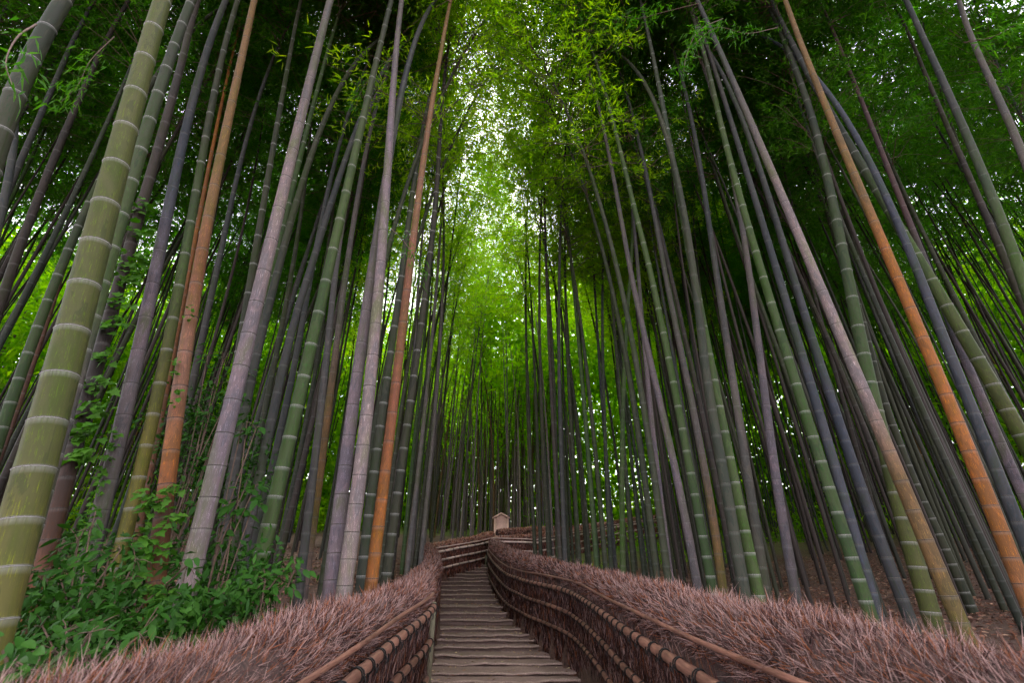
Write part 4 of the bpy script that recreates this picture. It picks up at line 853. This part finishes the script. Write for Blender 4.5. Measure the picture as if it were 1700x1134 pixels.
def stair_leaves():
    n = 900; y = NR.uniform(3, 19.3, n); f = NR.beta(.6, .6, n); x = lx(y) + .05 + f * (rx(y) - lx(y) - .1)
    ys = np.array([q[0] for q in steps]); hs = np.array([q[1] for q in steps]); k = np.searchsorted(ys, y + .0) - 1
    z = np.where(k < 0, zl, hs[np.clip(k, 0, len(hs) - 1)]) + .014
    V, F = leaves_np(np.c_[x, y, z], NR.randn(n, 3) * np.array([1, 1, .06]), NR.uniform(.04, .10, n), NR.uniform(.010, .022, n))
    c = np.array([(.40, .26, .14), (.28, .13, .07), (.14, .06, .035), (.5, .38, .22)])[NR.randint(0, 4, n)]
    o = link('fallen_leaves', mesh_np('fallen_leaves', V, F, M_litter, np.repeat(c, 4, 0))); tagp(o, 'dry bamboo leaves scattered over the stone stairs', 'fallen leaves', kind='stuff')
stair_leaves()

# ------------------------------------------------------------------ shrubs and ivy, leaf by leaf
def leaf_poly(outline, mat, fold=.12, name='leaf'):
    """outline: right half points (x>=0,y along leaf) from base to tip; unit length"""
    mid = [(0, y, 0) for _, y in outline]; rt = [(x, y, x * fold * 2 - y * y * .15) for x, y in outline]; lt = [(-x, y, x * fold * 2 - y * y * .15) for x, y in outline]
    mid = [(0, y, -y * y * .15) for _, y in outline]
    n = len(outline); V = mid + rt + lt; F = []
    for i in range(n - 1):
        F += [(i, n + i, n + i + 1, i + 1), (i, i + 1, 2 * n + i + 1, 2 * n + i)]
    return mesh_np(name, V, np.array(F), mat, smooth=True)
OVAL = leaf_poly([(.0, 0), (.13, .12), (.21, .32), (.2, .55), (.12, .8), (.0, 1)], M_shrub)
IVY = leaf_poly([(.0, 0), (.3, -.08), (.52, .12), (.32, .3), (.5, .52), (.24, .58), (.0, 1)], M_ivy, .08)
def plant(name, label, cat, spots, leaf, size, seed, mat_stem=M_woodstem, down=.3, group=None, stems=True):
    """spots: (u, v, Y, radius, count)"""
    rs = random.Random(seed); pts = [P(u, v, Y) for u, v, Y, _, _ in spots]
    base = pts[0].copy(); base = Vector((sum(p.x for p in pts) / len(pts), sum(p.y for p in pts) / len(pts), 0)); base.z = float(bank(base.x, base.y))
    root = empty(name, base, label, cat, group); Vs, Fs, o = [], [], 0; tot = 0
    for (u, v, Y, rad, cnt), c in zip(spots, pts):
        if stems:
            m = (base + c) / 2 + Vector((rs.uniform(-.08, .08), rs.uniform(-.05, .05), .05))
            vv, ff, _ = tube(spline([tuple(base), tuple(m), tuple(c)], 8), .006, 4, False); Vs.append(vv); Fs.append(ff + o); o += len(vv)
        for _ in range(cnt):
            while True:
                q = Vector((rs.uniform(-1, 1), rs.uniform(-1, 1), rs.uniform(-1, 1)))
                if q.length < 1: break
            p = c + Vector((q.x, q.y * .7, q.z)) * rad
            if tot < 300:
                l = link('leaf', leaf, root); s = size * rs.uniform(.45, 1.05)
                d = Vector((q.x + rs.gauss(0, .5), q.y * .6 - .25 + rs.gauss(0, .3), -down + rs.gauss(0, .35))).normalized()
                nrm = Vector((rs.gauss(0, .35), -.55 + rs.gauss(0, .25), .8 + rs.gauss(0, .2))); nrm = (nrm - d * nrm.dot(d)).normalized(); xx = d.cross(nrm)
                l.matrix_local = Matrix.Translation(p - base) @ Matrix((xx, d, nrm)).transposed().to_4x4() @ Matrix.Diagonal((s, s, s, 1)); tot += 1
                if rs.random() < .25 and stems:
                    vv, ff, _ = tube(np.array([tuple(c), tuple((c + p) / 2 + Vector((0, 0, .01))), tuple(p)]), .003, 3, False); Vs.append(vv); Fs.append(ff + o); o += len(vv)
    if Vs: link('stem', mesh_np('stem', np.vstack(Vs) - np.array(base), np.vstack(Fs), mat_stem, smooth=True), root)
    return root
def Yat(lbl): return SUP[lbl][2]
Yivy = Yat(Hs[2][0]); Yg = Yat(Hs[3][0]); Yo = Yat(Hs[5][0]); Yy = Yat(Hs[4][0]); Yp = Yat(Hs[7][0])
plant('ivy_vine', 'ivy with pale lobed leaves climbing the dark culm behind the thickest one', 'ivy',
      [(u + dx, v, Yivy - .1, .10, 13) for (u, v) in [(140, 720), (150, 680), (160, 640), (171, 590), (185, 540), (196, 500), (206, 460), (214, 430), (226, 380), (236, 340), (130, 760), (246, 300)] for dx in (-8, 12)][:22], IVY, .095, 1, stems=False)
plant('ivy_vine', 'small leaved ivy creeping up the left edge of the grey culm', 'ivy',
      [(u, v, Yg - .12, .055, 13) for (u, v) in [(190, 718), (183, 740), (177, 760), (172, 780), (166, 800), (160, 822), (155, 845), (149, 868), (144, 890), (140, 915), (148, 935), (132, 960), (122, 1000)]], IVY, .05, 2, stems=False)
plant('ivy_vine', 'bright lobed ivy on the foot of the rust orange culm', 'ivy',
      [(u, v, Yo - .15, .075, 13) for (u, v) in [(240, 820), (248, 845), (262, 835), (290, 815), (250, 880), (236, 905), (268, 915), (285, 860), (222, 960), (240, 985), (268, 1000), (252, 1015), (228, 1035), (262, 1045), (240, 930), (280, 985)]], IVY, .075, 3, stems=False)
plant('ivy_vine', 'small ivy tuft high on the rust orange culm', 'ivy', [(u, v, Yo - .12, .04, 8) for (u, v) in [(318, 512), (312, 525), (290, 600), (288, 620), (291, 650), (290, 668)]], IVY, .045, 4, stems=False)
plant('shrub', 'glossy dark shrub filling the gap left of the broad pale culm', 'shrub',
      [(u, v, Yp + 1.1, .17, 20) for (u, v) in [(345, 590), (370, 600), (355, 640), (385, 650), (340, 690), (365, 700), (330, 740), (350, 760), (310, 790), (335, 820), (315, 860), (395, 620), (300, 900)]], OVAL, .105, 5)
plant('shrub', 'leafy spray of long leaves poking out over the left fence by the green culm', 'shrub',
      [(u, v, Yp - .1, .10, 12) for (u, v) in [(490, 945), (465, 955), (440, 965), (415, 975), (470, 975), (440, 985), (395, 985), (370, 995), (345, 1000), (420, 1000), (380, 1015), (350, 1025)]], OVAL, .10, 6)
plant('shrub', 'small leafy sprig right of the broad pale culm halfway up', 'shrub',
      [(u, v, Yp + .3, .10, 11) for (u, v) in [(425, 805), (405, 815), (395, 835), (420, 840), (385, 850), (410, 700), (425, 712), (400, 715), (372, 870)]], OVAL, .12, 7)
plant('shrub', 'dark green undergrowth crowding the feet of the left culms', 'shrub',
      [(u, v, 2.75 + .25 * math.sin(u), .14, 22) for (u, v) in [(70, 1040), (110, 1050), (150, 1050), (190, 1045), (230, 1060), (60, 1080), (100, 1090), (150, 1095), (200, 1085), (250, 1090), (215, 1110), (140, 1120), (80, 1125)]], OVAL, .085, 8)
plant('shrub', 'leafy plant around the foot of the yellow green culm', 'shrub',
      [(u, v, 3.3, .13, 15) for (u, v) in [(150, 880), (130, 900), (180, 930), (200, 915), (225, 930), (100, 960), (90, 1000), (150, 1000), (190, 1000), (300, 1040), (310, 940), (75, 950), (220, 960)]], OVAL, .095, 9)
plant('ground_plant', 'broad leaved plant blurred in the bottom left corner', 'plant',
      [(u, v, 1.75, .07, 10) for (u, v) in [(10, 1110), (40, 1120), (75, 1128), (5, 1080), (110, 1130), (150, 1132)]], OVAL, .07, 10)

def ground_cover():
    cen = []
    for (u, v, Y, r, k) in [(80, 1060, 3.2, .5, 60), (200, 1070, 3.1, .45, 60), (140, 1000, 3.8, .5, 50), (300, 1040, 3.6, .35, 30), (60, 960, 4.2, .4, 30), (230, 960, 4.4, .45, 40), (400, 1010, 3.7, .3, 26), (330, 960, 4.6, .4, 30), (340, 700, 5.2, .5, 60), (360, 780, 5.2, .45, 45), (430, 960, 4.2, .3, 20), (120, 880, 5, .4, 25)]:
        c = P(u, v, Y)
        for _ in range(k): cen.append((c.x + R.gauss(0, r * .6), c.y + R.gauss(0, r * .4), c.z + R.gauss(0, r * .35)))
    cen = np.array(cen); k = 16; pos = np.repeat(cen, k, 0) + NR.randn(len(cen) * k, 3) * .07; n = len(pos)
    V, F = leaves_np(pos, NR.randn(n, 3) * .8 + np.array([0, -.2, -.2]), NR.uniform(.04, .10, n), NR.uniform(.018, .042, n))
    o = link('ground_cover', mesh_np('ground_cover', V, F, M_shrub)); tagp(o, 'fine leaved green ground cover around the left culms', 'ground cover', kind='stuff')
ground_cover()

# bamboo sprays hanging in view, parts of their culms
def spray(culm, pts, n, ln, seed, label=None):
    root, org, Yc, S = SUP[culm]; p = np.array([tuple(P(u, v, Y)) for u, v, Y in pts]); q = spline(p, 14)
    v, f, _ = tube(q, np.linspace(.006, .002, 14), 4, False)
    idx = NR.randint(3, 14, n); pos = q[idx] + NR.randn(n, 3) * .06; d = NR.randn(n, 3) * .55 + (q[-1] - q[0]) / np.linalg.norm(q[-1] - q[0]) * .7 + np.array([0, 0, -.35])
    V, F = leaves_np(pos, d, NR.uniform(.6, 1.15, n) * ln, NR.uniform(.010, .017, n))
    o = link('leafy_branch', mesh_np('leafy_branch', np.vstack([V, v]) - np.array(root.location), [F, f + len(V)], None, mats=[M_crown, M_woodstem], midx=np.r_[np.zeros(len(F)), np.ones(len(f))]), root)
    o['kind'] = 'stuff'
spray(Hs[31][0], [(1290, 45, 3.0), (1240, 55, 2.9), (1190, 45, 2.8), (1150, 75, 2.75)], 170, .12, 1)
spray(Hs[29][0], [(1200, 30, 3.0), (1160, 50, 2.9), (1140, 90, 2.9), (1135, 120, 2.9)], 130, .12, 2)
spray(Hs[29][0], [(1160, 5, 3.1), (1100, 20, 3.2), (1060, 30, 3.3), (1030, 25, 3.4)], 120, .12, 3)
spray(Hs[22][0], [(60, 40, 1.5), (30, 60, 1.4), (10, 100, 1.3), (20, 140, 1.3)], 60, .10, 4)
spray(Hs[25][0], [(190, 60, 3.2), (150, 100, 3.1), (130, 140, 3.1), (100, 170, 3.1)], 150, .12, 5)
spray(Hs[17][0], [(650, 380, 4.4), (670, 400, 4.4), (690, 430, 4.4), (700, 460, 4.4)], 120, .11, 6)
spray(Hs[38][0], [(1600, 70, 3.0), (1650, 60, 2.9), (1690, 40, 2.8), (1720, 50, 2.7)], 120, .12, 7)
spray(Hs[17][0], [(662, 90, 4.6), (630, 110, 4.5), (600, 150, 4.5), (590, 180, 4.5)], 120, .12, 8)
